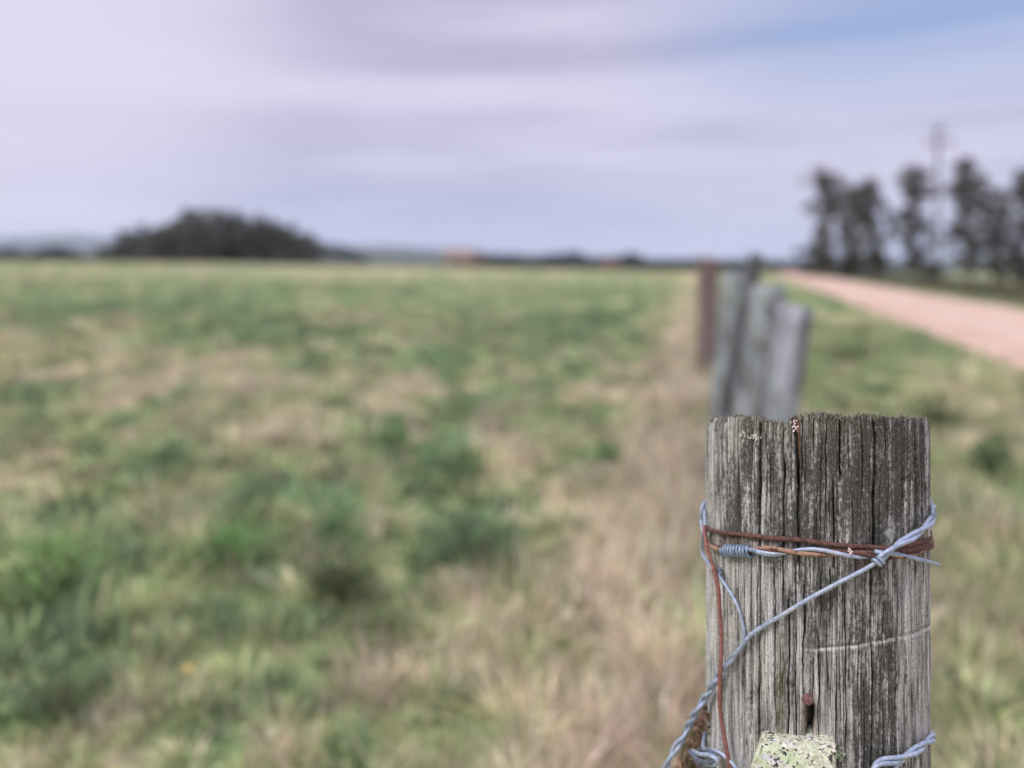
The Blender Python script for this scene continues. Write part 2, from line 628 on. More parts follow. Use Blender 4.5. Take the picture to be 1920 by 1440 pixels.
def collect(lst, name, mat, **k):
    Vs, qs, ts, cs = [], [], [], []
    o = 0
    for P, q, t_, c in lst:
        Vs.append(P)
        qs += [x + o for x in q]
        ts.append(t_ + o)
        cs.append(c)
        o += len(P)
    fs = ([np.vstack(qs)] if qs else []) + [np.vstack(ts)]
    return mesh_obj(name, np.vstack(Vs), fs, mat, attrs={'Col': np.vstack(cs)}, **k)


def sample_area(y0, y1, n, spread=0.80):
    """random ground points in a sector ahead, roughly uniform per unit area"""
    yy = np.sqrt(rng.uniform(y0 ** 2, y1 ** 2, n))
    xx = rng.uniform(-spread, spread, n) * yy
    return xx, yy


def on_ground(x, y):
    t_, n_ = road_coord(x, y)
    ok = (n_ < -0.15) | (n_ > ROAD_W + 0.3)
    ok &= (x - 0.264) ** 2 + (y - 0.6745) ** 2 > 0.13 ** 2
    return ok


G = []
# turf layer and tussocks, ring by ring (size grows with distance so the count stays sane)
rings = [(1.2, 4.0, 26000, 1500, 1.0), (4.0, 9.0, 45000, 3600, 1.25), (9.0, 20.0, 50000, 5600, 2.0), (20.0, 45.0, 42000, 6500, 3.6), (45, 150, 36000, 7000, 8.0)]
for y0, y1, nt_, nc, sz in rings:
    x, y = sample_area(y0, y1, nt_)
    ok = on_ground(x, y)
    x, y = x[ok], y[ok]
    n = len(x)
    a = rng.uniform(0, 2 * math.pi, n)
    le = rng.uniform(0.1, 0.7, n)
    L = rng.uniform(0.03, 0.09, n) * (sz ** 0.45)
    W = rng.uniform(0.004, 0.008, n) * sz ** 0.95
    d = dryness(x, y)
    G.append(blades(x, y, gz(x, y) - 0.004, np.cos(a) * le, np.sin(a) * le, L, W, rng.uniform(0, .5, n), grass_col(d, n, rng), 1))
    # tussocks
    cx, cy = sample_area(y0, y1, nc)
    ok = on_ground(cx, cy)
    cx, cy = cx[ok], cy[ok]
    d = dryness(cx, cy)
    big = rng.random(len(cx)) ** 2 * (0.55 + 1.1 * vnoise(cx * 2.2 / sz ** .6 + 9, cy * 1.7 / sz ** .6))
    nb = 26 if sz < 3 else 14 if sz < 6 else 8
    rep = nb
    CX, CY = np.repeat(cx, rep), np.repeat(cy, rep)
    DD = np.repeat(np.clip(d + rng.normal(0, 0.20, len(d)), 0, 1), rep)
    BG = np.repeat(big, rep)
    TB = np.repeat(np.clip(rng.lognormal(0, .34, len(cx)), .4, 1.75), rep)
    fd = np.abs(CX - (0.05 + 0.25 * CY))
    tall = 1 + 1.1 * np.exp(-(fd / 0.5) ** 2)
    tall = np.where(CX > 0.05 + 0.25 * CY, np.minimum(tall, 1.5), tall)
    n = len(CX)
    a = rng.uniform(0, 2 * math.pi, n)
    rr = np.sqrt(rng.random(n)) * (0.03 + 0.06 * BG) * sz ** 0.8
    x = CX + np.cos(a) * rr
    y = CY + np.sin(a) * rr
    le = np.clip(rng.normal(0.35, 0.2, n), 0.02, 0.85)
    L = (0.06 + 0.16 * BG) * rng.uniform(0.5, 1.15, n) * sz ** 0.35 * tall
    W = rng.uniform(0.005, 0.010, n) * sz ** 0.9
    leafy = (DD < 0.35)
    W = np.where(leafy, W * 1.9, W)
    L = np.where(leafy, L * 0.8, L)
    ok = on_ground(x, y)
    sel = [q[ok] for q in (x, y, a, le, L, W, DD, TB)]
    x, y, a, le, L, W, DD, TB = sel
    n = len(x)
    G.append(blades(x, y, gz(x, y) - 0.01, np.cos(a) * le, np.sin(a) * le, L, W, rng.uniform(0.1, .9, n), grass_col(DD, n, rng) * TB[:, None], 2 if sz < 3 else 1))
tag(collect(G, 'grass', M_leaf), 'mixed green and dry straw pasture grass', kind='stuff')


# rank growth along the fence on the far side of the road
n = 26000
t_ = 4 + 118 * rng.random(n) ** 1.2
nn_ = ROAD_W + rng.uniform(1.6, 7.5, n)
x = ROAD_P[0] + t_ * ROAD_D[0] + nn_ * ROAD_N[0]
y = ROAD_P[1] + t_ * ROAD_D[1] + nn_ * ROAD_N[1]
a = rng.uniform(0, 2 * math.pi, n)
le = rng.uniform(.05, .6, n)
hgt_ = (.25 + .75 * fbm(x * .8, y * .8, 3)) * sstep(1.4, 3.6, nn_ - ROAD_W)
cc = np.array([0.115, 0.115, 0.075]) + (np.array([0.20, 0.185, 0.12]) - np.array([0.115, 0.115, 0.075])) * rng.random((n, 1)) ** 2
cc = cc * rng.uniform(.6, 1.3, (n, 1))
mg = collect([blades(x, y, gz(x, y) - .02, np.cos(a) * le, np.sin(a) * le, hgt_ * rng.uniform(.5, 1.1, n) + .08, rng.uniform(.02, .05, n), rng.uniform(0, .5, n), cc, 2)], 'rough_grass', M_leaf)
tag(mg, 'tall dull olive growth along the fence beyond the road', kind='stuff')


# plants that stand out of the turf
def bush(name, u, v, wpx, hpx, colr, label, cat, group=None, nleaf=340, leafy=1.0, spire=False):
    Yd = F * H / (v - V0 - 0.018 * (u - 960))
    x0 = (u - 960) / F * Yd
    rw, hh = wpx / F * Yd / 1.7, hpx / F * Yd * .85
    z0 = float(gz(x0, Yd))
    n = nleaf
    a = rng.uniform(0, 2 * math.pi, n)
    q = rng.random(n) ** 0.5
    hz = rng.random(n)
    rr = q * rw * np.sqrt(np.clip(1 - (hz * 0.95) ** 2, 0.02, 1))
    lump = 0.45 + 1.1 * vnoise(a * 2.2 + u, hz * 4)
    rr = rr * lump
    x = x0 + np.cos(a) * rr
    y = Yd + np.sin(a) * rr
    z = z0 + hz * hh * lump * 0.85
    le = np.clip(rng.normal(0.55, 0.2, n), 0.05, 0.95)
    L = np.full(n, hh * 0.28) * rng.uniform(0.5, 1.3, n)
    W = L * 0.28 * leafy
    c = (np.array(colr) * 1.5 + np.array([0.06, 0.075, 0.035])) * rng.uniform(0.6, 1.4, (n, 1)) * rng.uniform(0.92, 1.08, (n, 3))
    r = empty(name, (x0, Yd, z0), label, cat, group)
    leafs = collect([blades(x, y, z, np.cos(a) * le, np.sin(a) * le, L, W, rng.uniform(0, .7, n), c, 2)], 'foliage', M_leaf, parent=r)
    st = []
    for s in range(9):
        b = rng.uniform(0, 6.28)
        e = rng.uniform(0.2, 0.8) * rw
        p = spline([(x0, Yd, z0 - 0.02), (x0 + math.cos(b) * e * .5, Yd + math.sin(b) * e * .5, z0 + hh * .4), (x0 + math.cos(b) * e, Yd + math.sin(b) * e, z0 + hh * .75)], 7)
        st.append(tube(p, np.linspace(0.006, 0.002, 7) * max(1, Yd / 4), 5))
    Vv, Ff = merge(st)
    mesh_obj('stem', Vv, Ff, M_stem, parent=r, smooth=True)
    return r


M_stem = noise_mat('plant_stem', (0.09, 0.08, 0.04), (0.16, 0.13, 0.07), 60, 0.9, 0.2)
DG, MG, BG_ = (0.06, 0.09, 0.045), (0.095, 0.17, 0.085), (0.12, 0.20, 0.07)
wg = 'leafy weed clumps in the pasture'
bush('weed_clump', 725, 1195, 120, 60, DG, 'low dark green clump left of the strip of dry grass, lower middle of the field', 'weed clump', wg)
bush('weed_clump', 95, 1125, 170, 120, BG_, 'bright lime green clump near the left edge of the field', 'weed clump', wg)
bush('weed_clump', 630, 1130, 90, 120, (0.07, 0.09, 0.05), 'dull olive upright clump just up left of the low dark clump', 'weed clump', wg)
bush('weed_clump', 850, 905, 110, 90, MG, 'mid green clump at the left end of the large pale dry patch', 'weed clump', wg)
bush('weed_clump', 640, 1020, 100, 90, MG, 'rounded mid green clump in the middle of the field, nearer than the dry patch', 'weed clump', wg)
bush('weed_clump', 320, 880, 90, 60, (0.04, 0.10, 0.05), 'dark green clump in the left half of the field, above the yellowish grass', 'weed clump', wg)
bush('weed_clump', 1140, 880, 44, 55, (0.05, 0.13, 0.04), 'small isolated green clump standing in the dry grass near the fence', 'weed clump', wg)
bush('weed_clump', 880, 1060, 150, 120, (0.08, 0.13, 0.075), 'broad dark clump at the inner edge of the dry fence strip', 'weed clump', wg)
bush('weed_clump', 120, 1370, 150, 110, (0.08, 0.11, 0.06), 'dark clump at the bottom left corner of the field', 'weed clump', wg)
bush('weed_clump', 430, 1060, 120, 90, (0.08, 0.17, 0.06), 'leafy green clump left of the middle of the field', 'weed clump', wg)
bush('weed_clump', 740, 850, 60, 60, (0.06, 0.15, 0.06), 'green clump just left of the clump at the end of the dry patch', 'weed clump', wg)
vg = 'leafy weed clumps on the road verge'
bush('weed_clump', 1762, 775, 80, 60, (0.025, 0.04, 0.02), 'near black low clump on the verge between post and road', 'weed clump', vg)
bush('weed_clump', 1860, 860, 60, 75, (0.05, 0.09, 0.045), 'grey green clump on the verge at the right edge', 'weed clump', vg)
bush('weed_clump', 1590, 660, 90, 38, (0.035, 0.055, 0.03), 'long dark clump on the verge just below the road', 'weed clump', vg)
bush('weed_clump', 1820, 930, 50, 40, (0.06, 0.16, 0.05), 'small bright green clump on the verge right of the post', 'weed clump', vg)

# yellow flower low left
Yf = F * H / (1330 - V0 + 0.018 * 605)
xf = (355 - 960) / F * Yf
zf = float(gz(xf, Yf))
fl = empty('yellow_flower', (xf, Yf, zf), 'single small yellow flower in the grass at lower left', 'flower')
mesh_obj('stem', *tube(spline([(xf, Yf, zf - .01), (xf + .006, Yf, zf + .05), (xf, Yf - .005, zf + .10)], 8), 0.0015, 6), noise_mat('flower_stem', (.08, .16, .05), (.1, .2, .06), 40, .8, 0), parent=fl, smooth=True)
pet = []
for q in range(9):
    a = q * 2 * math.pi / 9
    c0 = np.array([xf, Yf - .005, zf + .10])
    dx = np.array([math.cos(a), math.sin(a) * 0.9, 0.25])
    sx = np.array([-math.sin(a), math.cos(a), 0])
    V_ = np.array([c0, c0 + dx * .008 + sx * .004, c0 + dx * .017 + sx * .003, c0 + dx * .019, c0 + dx * .017 - sx * .003, c0 + dx * .008 - sx * .004])
    pet.append((V_, [np.array([(0, 1, 2), (0, 2, 3), (0, 3, 4), (0, 4, 5)])]))
Vv, Ff = merge(pet)
mesh_obj('petals', Vv, Ff, noise_mat('yellow_petal', (.42, .32, .05), (.5, .4, .08), 200, .6, 0), parent=fl)

# ------------------------------------------------------------------ trees
M_crown = leaf_mat('tree_leaves', 0.25)
M_bark = noise_mat('tree_bark', (0.10, 0.085, 0.07), (0.24, 0.21, 0.18), 3.0, 0.95, 0.6, 0.03, (3, 3, .6))


def tree(name, x, y, zb, h, wd, label, group, style='gum', leaf=(0.045, 0.06, 0.035), nclump=70, per=46, seed=0, cat='tree', sparse=1.0):
    r_ = np.random.default_rng(seed + 900)
    root = empty(name, (x, y, zb), label, cat, group)
    trunk = []
    lean = r_.normal(0, 0.03 * h, 2)
    top = np.array([x + lean[0], y + lean[1], zb + h * 0.93])
    P = spline([(x, y, zb - 0.3), (x + lean[0] * .1 + r_.normal(0, .01 * h), y, zb + h * .35), (x + lean[0] * .6, y + lean[1] * .6, zb + h * .65), top], 14)
    trunk.append(tube(P, np.linspace(0.016 * h + 0.05, 0.02, 14), 8))
    clumps = []
    nl = 16
    for q in range(nl):
        f = (0.07 if style == 'gum' else 0.03) + 0.90 * (q + r_.random()) / nl
        k_ = int(np.clip(f * 13, 0, 12))
        b = P[k_]
        a = q * 2.4 + r_.uniform(-.5, .5)
        if style == 'gum':
            prof_ = 0.45 + 0.55 * math.sin(math.pi * min(1, f * 1.02) ** 1.3)
        else:
            prof_ = 0.5 + 0.5 * math.sin(math.pi * min(1, f * 0.95) ** 0.8)
        ln = wd * (0.40 if style == 'gum' else 0.5) * prof_ * r_.uniform(0.65, 1.1)
        e = b + np.array([math.cos(a) * ln, math.sin(a) * ln, (1.25 if style == 'gum' else 0.35) * ln + 0.02 * h])
        e[2] = min(e[2], zb + h)
        mid = (b + e) / 2 + np.array([0, 0, -0.05 * ln])
        lp = spline([b, mid, e], 7)
        trunk.append(tube(lp, np.linspace(0.006 * h + .02, 0.01, 7), 5))
        for c_ in range(max(1, nclump // nl)):
            tt = r_.uniform(0.35, 1.08)
            pc = b + (e - b) * tt + r_.normal(0, 0.05 * wd + 0.02 * h, 3) * np.array([1, 1, 1.2])
            clumps.append(pc)
    for q in range(4):
        clumps.append(top + r_.normal(0, 0.05 * wd, 3) + np.array([0, 0, 0.03 * h]))
    Vv, Ff = merge(trunk)
    wd = wd * 1.0
    mesh_obj('trunk', Vv, Ff, M_bark, parent=root, smooth=True)
    cc = np.array(clumps)
    cc = cc[cc[:, 2] > zb + 0.05 * h]
    m_ = len(cc)
    cr = r_.uniform(0.5, 1.3, m_) * (0.055 * h * 0.6 + wd * 0.07)
    n = m_ * per
    idx = np.repeat(np.arange(m_), per)
    dr = r_.normal(0, 1, (n, 3))
    dr /= np.linalg.norm(dr, axis=1)[:, None]
    rr = r_.random(n) ** 0.5
    P0 = cc[idx] + dr * (cr[idx] * rr)[:, None] * np.array([1.15, 1.15, 0.85])
    ls = (0.02 * h + 0.05) * r_.uniform(0.5, 1.2, n) * sparse
    t1 = r_.normal(0, 1, (n, 3))
    t1[:, 2] -= 0.6
    t1 /= np.linalg.norm(t1, axis=1)[:, None]
    t2 = np.cross(t1, r_.normal(0, 1, (n, 3)))
    t2 /= np.linalg.norm(t2, axis=1)[:, None]
    A_ = P0 - t1 * ls[:, None]
    B_ = P0 + t2 * (ls * .38)[:, None]
    C_ = P0 + t1 * ls[:, None]
    D_ = P0 - t2 * (ls * .38)[:, None]
    Vq = np.stack([A_, B_, C_, D_], 1).reshape(-1, 3)
    Fq = (np.arange(n) * 4)[:, None] + np.array([[0, 1, 2, 3]])
    tone = r_.uniform(0.6, 1.5, m_)[idx][:, None] * r_.uniform(0.8, 1.2, (n, 1))
    hue = np.where(r_.random((n, 1)) < 0.2, np.array([[1.35, 1.15, 0.9]]), np.array([[1, 1, 1]]))
    colr = np.repeat(np.array(leaf) * tone * hue, 4, axis=0)
    mesh_obj('crown', Vq, Fq, M_crown, parent=root, attrs={'Col': colr})
    return root


def at(u, Yd):
    return (u - 960) / F * Yd


# tall thin gum trees beyond the road
gum = [(1550, 96, 326, 104, 'leftmost of the tall thin trees beyond the road, dense to the ground'),
       (1598, 108, 350, 54, 'short see-through tree just right of the leftmost tall tree'),
       (1640, 90, 336, 72, 'thin tall tree, second of the tall ones from the left'),
       (1714, 88, 314, 78, 'tall bushy topped tree immediately left of the grey power pole'),
       (1818, 82, 298, 86, 'tallest dark tree immediately right of the grey power pole'),
       (1864, 78, 352, 52, 'shorter narrow tree leaning against the tallest dark tree from the right'),
       (1922, 74, 322, 72, 'tall tree cut by the right edge of the picture'),
       (1990, 72, 300, 76, None)]
for q, (u, Yd, vt, wp, lab) in enumerate(gum):
    if lab is None:
        continue
    x = at(u, Yd)
    zb = float(gz(x, Yd))
    h = H + (V0 - vt) / F * Yd - zb
    tree('gum_tree', x, Yd, zb, h, wp / F * Yd * 1.0, lab, 'tall thin trees beyond the road', 'gum', (0.11, 0.11, 0.10), 96, 48, seed=q + 21, sparse=0.85)
# scrub under them
for q, (u, Yd, hp, wp, lab) in enumerate([(1530, 92, 50, 75, 'dark low bush at the foot of the leftmost tall tree'), (1590, 95, 36, 60, 'low bush between the first two tall trees'),
                                          (1640, 88, 44, 60, 'low bush at the foot of the second tall tree'), (1750, 84, 26, 50, 'small low bush beside the foot of the power pole'),
                                          (1905, 72, 50, 70, 'dark bush under the trees at the right edge')]):
    x = at(u, Yd)
    zb = float(gz(x, Yd))
    tree('bush', x, Yd, zb, hp / F * Yd * 1.15, wp / F * Yd, lab, 'low bushes under the tall trees', 'round', (0.075, 0.075, 0.06), 48, 40, seed=40 + q, cat='bush', sparse=1.8)

# grove on the left skyline
grove = [(200, 466, 44, 'lowest leftmost bush-like tree of the dark skyline grove'), (228, 452, 50, 'second tree from the left end of the grove'),
         (262, 424, 70, 'separate round topped tree forming the left peak of the grove'), (302, 432, 56, 'lower tree in the dip between the grove peaks'),
         (335, 412, 66, 'tree at the left shoulder of the main grove dome'), (372, 399, 76, 'tree just left of the top of the grove dome'),
         (412, 401, 76, 'tree at the very top of the grove dome'), (450, 404, 72, 'tree just right of the top of the grove dome'),
         (486, 406, 70, 'tree at the right shoulder of the grove dome'), (516, 416, 66, 'tree on the falling right side of the grove'),
         (546, 428, 60, 'thin topped tree near the right end of the grove'), (576, 442, 52, 'last small tree at the right end of the grove')]
for q, (u, vt, wp, lab) in enumerate(grove):
    Yd = 205 + (q * 37 % 5) * 6
    x = at(u, Yd)
    zb = float(gz(x, Yd))
    h = H + (V0 - vt) / F * Yd - zb
    tree('grove_tree', x, Yd, zb, h, wp / F * Yd * 1.3, lab, 'dark trees of the skyline grove', 'round', (0.080, 0.086, 0.070), 120, 50, seed=160 + q, sparse=1.35)

# wooded rise right of the grove, far tree belts: masses
def belt(name, Yd, prof_px, leaf, label, seed, dens=1.0, size=1.2):
    r_ = np.random.default_rng(seed)
    us = [p[0] for p in prof_px]
    n = int(900 * dens * (us[-1] - us[0]) / 100)
    u = r_.uniform(us[0], us[-1], n)
    ed = np.interp(u, us, [p[1] for p in prof_px]) + (fbm(u * 0.06, u * 0 + seed, 3) - .5) * 16
    Y_ = Yd * r_.uniform(0.98, 1.06, n)
    x = (u - 960) / F * Y_
    zg = gz(x, Y_)
    zt = H + (V0 - ed) / F * Y_
    z = zg + (np.maximum(zt, zg + 1) - zg) * r_.random(n) ** 0.7
    P0 = np.stack([x, Y_, z], 1)
    ls = size * r_.uniform(.6, 1.4, n)
    t1 = r_.normal(0, 1, (n, 3))
    t1 /= np.linalg.norm(t1, axis=1)[:, None]
    t2 = np.cross(t1, r_.normal(0, 1, (n, 3)))
    t2 /= np.linalg.norm(t2, axis=1)[:, None]
    Vq = np.stack([P0 - t1 * ls[:, None], P0 + t2 * ls[:, None] * .6, P0 + t1 * ls[:, None], P0 - t2 * ls[:, None] * .6], 1).reshape(-1, 3)
    Fq = (np.arange(n) * 4)[:, None] + np.array([[0, 1, 2, 3]])
    colr = np.repeat(np.array(leaf) * r_.uniform(.6, 1.5, (n, 1)), 4, axis=0)
    o = mesh_obj(name, Vq, Fq, M_crown, attrs={'Col': colr})
    return tag(o, label, kind='stuff')


belt('woodland', 620, [(585, 456), (610, 454), (640, 459), (665, 468), (690, 482)], (0.04, 0.055, 0.055), 'distant wooded slope falling to the right of the grove', 3, 1.3)
belt('woodland', 330, [(-260, 470), (-40, 470), (20, 466), (48, 480), (75, 470), (110, 464), (145, 474), (165, 486)], (0.03, 0.045, 0.04), 'distant low wood at the left edge of the skyline', 4, 0.9)
belt('woodland', 520, [(905, 478), (960, 476), (1000, 486), (1040, 474), (1085, 472), (1110, 486), (1150, 480), (1190, 478), (1230, 488), (1300, 490), (1380, 492), (1510, 496)], (0.03, 0.042, 0.038), 'distant dark belt of trees behind the middle of the field', 5, 1.0, 1.5)

# ------------------------------------------------------------------ farmhouse and shed on the skyline
M_wall = noise_mat('ochre_plaster', (0.16, 0.13, 0.11), (0.20, 0.17, 0.14), 2.0, 0.9, 0.1)
M_roof = noise_mat('clay_roof', (0.20, 0.155, 0.125), (0.27, 0.21, 0.175), 3.0, 0.85, 0.4, 0.03, (6, 1, 1))
M_dark = noise_mat('dark_boards', (0.07, 0.045, 0.035), (0.12, 0.07, 0.055), 3.0, 0.8, 0.2)
M_red = noise_mat('red_sheet', (0.09, 0.035, 0.03), (0.12, 0.05, 0.04), 2.0, 0.6, 0.1)
M_pane = noise_mat('dark_pane', (0.03, 0.04, 0.05), (0.06, 0.07, 0.08), 3.0, 0.15, 0)


def gable(x0, x1, y0, y1, z0, z1, over=0.3, th=0.12):
    """gable roof, ridge along x"""
    ym = (y0 + y1) / 2
    pr = [(y0 - over, z0 - 0.1), (ym, z1), (y1 + over, z0 - 0.1), (y1 + over, z0 - 0.1 + th), (ym, z1 + th), (y0 - over, z0 - 0.1 + th)]
    V_ = [(x, a, b) for x in (x0 - over, x1 + over) for a, b in pr]
    Q_ = [(k, (k + 1) % 6, 6 + (k + 1) % 6, 6 + k) for k in range(6)] + [(0, 5, 4, 1), (1, 4, 3, 2), (6, 7, 10, 11), (7, 8, 9, 10)]
    return np.array(V_, float), [np.array(Q_)]


Yh = 172.0
xh = at(862, Yh)
zb = float(gz(xh, Yh)) - 0.3
hs = empty('farmhouse', (xh, Yh, zb), 'small low farmhouse with pale clay roof on the skyline', 'house')
zt = H + (V0 - 484) / F * Yh
zr = H + (V0 - 466) / F * Yh
hw = 26 / F * Yh
walls = [box((xh, Yh, (zb + zt) / 2), (2 * hw, 6.0, zt - zb))]
gv = np.array([(xh - hw, Yh - 3, zt), (xh - hw, Yh + 3, zt), (xh - hw, Yh, zr - .1), (xh + hw, Yh - 3, zt), (xh + hw, Yh + 3, zt), (xh + hw, Yh, zr - .1)])
walls.append((gv, [np.array([(0, 2, 1), (3, 4, 5)])]))
mesh_obj('wall', *merge(walls), M_wall, parent=hs)
Vv, Ff = gable(xh - hw, xh + hw, Yh - 3, Yh + 3, zt, zr)
rf = mesh_obj('roof', Vv, Ff, M_roof, parent=hs)
mesh_obj('chimney', *box((xh - hw * .5, Yh + .8, zr + .1), (.5, .5, 1.0)), M_wall, parent=rf)
dr = mesh_obj('door', *box((xh + hw * .15, Yh - 3.03, zb + 1.25), (.9, .06, 2.0)), M_dark, parent=hs)
for dx in (-.6, .6):
    wf = mesh_obj('window', *box((xh + hw * dx, Yh - 3.03, (zb + zt) / 2 + .3), (1.1, .07, .9)), M_dark, parent=hs)
    mesh_obj('pane', *box((xh + hw * dx, Yh - 3.075, (zb + zt) / 2 + .3), (.9, .03, .7)), M_pane, parent=wf)
# dark barn at its right end
xb = at(897, Yh + 2)
bs = empty('barn', (xb, Yh + 2, zb), 'dark reddish barn standing against the right end of the farmhouse', 'barn')
bw = 13 / F * Yh
zt2 = H + (V0 - 483) / F * Yh
zr2 = H + (V0 - 476) / F * Yh
mesh_obj('wall', *box((xb, Yh + 1, (zb + zt2) / 2), (2 * bw, 5, zt2 - zb)), M_dark, parent=bs)
Vv, Ff = gable(xb - bw, xb + bw, Yh - 1.5, Yh + 3.5, zt2, zr2)
mesh_obj('roof', Vv, Ff, noise_mat('rusted_sheet', (0.10, 0.06, 0.055), (0.15, 0.09, 0.08), 2, .8, .1), parent=bs)
mesh_obj('door', *box((xb, Yh - 1.53, zb + 1.3), (1.8, .06, 2.4)), noise_mat('barn_door', (0.05, .035, .03), (0.08, .05, .04), 3, .8, 0), parent=bs)
# small red shed further right
Ys = 180.0
xs = at(1143, Ys)
zb = float(gz(xs, Ys)) - .2
sh = empty('shed', (xs, Ys, zb), 'tiny red shed on the skyline in the middle distance', 'shed')
zt = H + (V0 - 499) / F * Ys
zt = max(zt, zb + 1.6)
mesh_obj('wall', *box((xs, Ys, (zb + zt) / 2), (3.2, 3.0, zt - zb)), M_red, parent=sh)
Vv, Ff = gable(xs - 1.6, xs + 1.6, Ys - 1.5, Ys + 1.5, zt, zt + 0.8, .2, .08)
mesh_obj('roof', Vv, Ff, noise_mat('red_roof', (0.15, 0.05, 0.04), (0.20, 0.07, 0.055), 2, .7, .1), parent=sh)
mesh_obj('door', *box((xs + .3, Ys - 1.53, zb + 1.0), (1.0, .06, 1.8)), M_dark, parent=sh)

# ------------------------------------------------------------------ power pole
Yp = 84.0
xp = at(1758, Yp)
zb = float(gz(xp, Yp))
zt = H + (V0 - 236) / F * Yp
M_conc = noise_mat('pale_concrete', (0.17, 0.17, 0.19), (0.24, 0.24, 0.26), 2, .9, .2)
pp = empty('power_pole', (xp, Yp, zb), 'tall pale grey power pole with crossarm among the trees', 'power pole')
mesh_obj('pole', *tube(np.array([(xp, Yp, zb - .5 + (zt - zb + .5) * k / 10) for k in range(11)]), np.linspace(.30, .17, 11), 12), M_conc, parent=pp, smooth=True)
for zz, ww in ((zt - .5, 1.7), (zt - 1.9, 3.3)):
    ca = mesh_obj('crossarm', *box((xp, Yp - .22, zz), (ww, .16, .22)), M_conc, parent=pp)
    for dx in (-.45, 0.25, .45):
        mesh_obj('insulator', *tube(np.array([(xp + dx * ww, Yp - .22, zz + .11 + k * .06) for k in range(6)]), np.array([.03, .09, .05, .09, .05, .03]) * 1.4, 8), noise_mat('glazed_brown', (.2, .14, .12), (.26, .18, .15), 4, .3, 0), parent=ca, smooth=True)

# ------------------------------------------------------------------ fence posts receding
m, g, out = new_mat('grey_weathered_post')
tcO = g.n('ShaderNodeTexCoord').outputs['Object']
oi = g.n('ShaderNodeObjectInfo')
a1 = g.noise(tcO, 1, 5, .6, (22, 22, 1.6))
a2 = g.noise(tcO, 1, 5, .65, (13, 13, 7))
a3 = g.noise(tcO, 1, 4, .6, (9, 9, 5), (4, 3, 2))
c = g.mix(g.ss(a1, .35, .65), (0.15, 0.165, 0.16), (0.32, 0.345, 0.34))
c = g.mix(g.ss(a2, .48, .62), c, (0.12, 0.125, 0.125))
c = g.mix(g.math('MULTIPLY', g.ss(a3, .55, .68), .7), c, (0.30, 0.36, 0.32))
principled(g, out, c, .9, 0, bump(g, a1, .8, .006), .2)
M_post2 = m
M_post_brown = noise_mat('brown_post_wood', (0.09, 0.065, 0.055), (0.20, 0.145, 0.125), 1, .9, .6, .006, (22, 22, 1.8))
M_post_dark = noise_mat('dark_post_wood', (0.05, 0.055, 0.055), (0.13, 0.135, 0.13), 1, .9, .6, .006, (22, 22, 1.8))
m, g, out = new_mat('pale_post_wood')
tcO = g.n('ShaderNodeTexCoord').outputs['Object']
a1 = g.noise(tcO, 1, 5, .6, (24, 24, 1.8))
a2 = g.noise(tcO, 1, 5, .65, (15, 15, 6))
a3 = g.noise(tcO, 1, 4, .6, (9, 9, 7), (4, 3, 2))
c = g.mix(g.ss(a1, .35, .65), (0.16, 0.17, 0.18), (0.38, 0.39, 0.43))
c = g.mix(g.math('MULTIPLY', g.ss(a2, .52, .64), .8), c, (0.09, 0.09, 0.10))
c = g.mix(g.math('MULTIPLY', g.ss(a3, .54, .66), .7), c, (0.28, 0.35, 0.33))
principled(g, out, c, .9, 0, bump(g, a1, .8, .006), .2)
M_post_light = m


def far_post(xb_, yb_, ztop, xt_, r, mat, label, group, seed, cat='fence post', name='fence_post'):
    r_ = np.random.default_rng(seed)
    zb_ = float(gz(xb_, yb_))
    n = 24
    f = np.linspace(0, 1, n)
    P = np.stack([xb_ + (xt_ - xb_) * f, yb_ + 0 * f, zb_ - .3 + (ztop - zb_ + .3) * f], 1)
    sides = 28
    V_, Fs = tube(P, r, sides, caps=False)
    A_ = np.tile(np.arange(sides), n)
    Zi = np.repeat(np.arange(n), sides)
    ctr = P[Zi]
    k_ = 1 + 0.14 * (vnoise(A_ * .9 + seed * 3, Zi * .12) - .5) + 0.06 * (vnoise(A_ * 2.9 + seed, Zi * .3) - .5)
    k_ = np.where(A_ == sides - 1, k_ * .97, k_)
    V_ = ctr + (V_ - ctr) * k_[:, None]
    topi = np.arange((n - 1) * sides, n * sides)
    V_[topi, 2] += r_.uniform(-.012, .012, sides) + (V_[topi, 0] - xt_) * r_.uniform(-.3, .3)
    V_ = np.vstack([V_, [[xt_, yb_, ztop - .006]]])
    k2 = np.arange(sides)
    Fs = Fs + [np.stack([np.full(sides, len(V_) - 1), (n - 1) * sides + k2, (n - 1) * sides + (k2 + 1) % sides], -1)]
    o = mesh_obj(name, V_, Fs, mat, smooth=True, loc=(xb_, yb_, zb_))
    tag(o, label, cat, group)
    return o


def ztop(v, Yd):
    return H + (V0 - v) / F * Yd


fg = 'wooden posts of the fence line'
posts = [  # u_foot, u_top, Y, v_top, r, mat, label
    (1385, 1492, 2.9, 575, .062, M_post_light, 'pale leaning fence post nearest behind the wire wrapped post'),
    (1350, 1442, 3.6, 534, .075, M_post2, 'grey green leaning fence post, second behind the wire wrapped post'),
    (1305, 1418, 4.6, 478, .045, M_post_dark, 'dark leaning fence post with its top just above the horizon'),
    (1340, 1378, 5.8, 512, .085, M_post2, 'thick light grey post between the dark and the brown fence posts'),
    (1322, 1329, 9.0, 484, .115, M_post_brown, 'reddish brown fence post, leftmost of the bunched posts')]
PT = []
for q, (uf, ut, Yd, vt, r, mt, lab) in enumerate(posts):
    zt = ztop(vt, Yd)
    far_post(at(uf, Yd), Yd, zt, at(ut, Yd), r, mt, lab, fg, 10 + q)
    PT.append((at(uf, Yd), at(ut, Yd), Yd, zt))
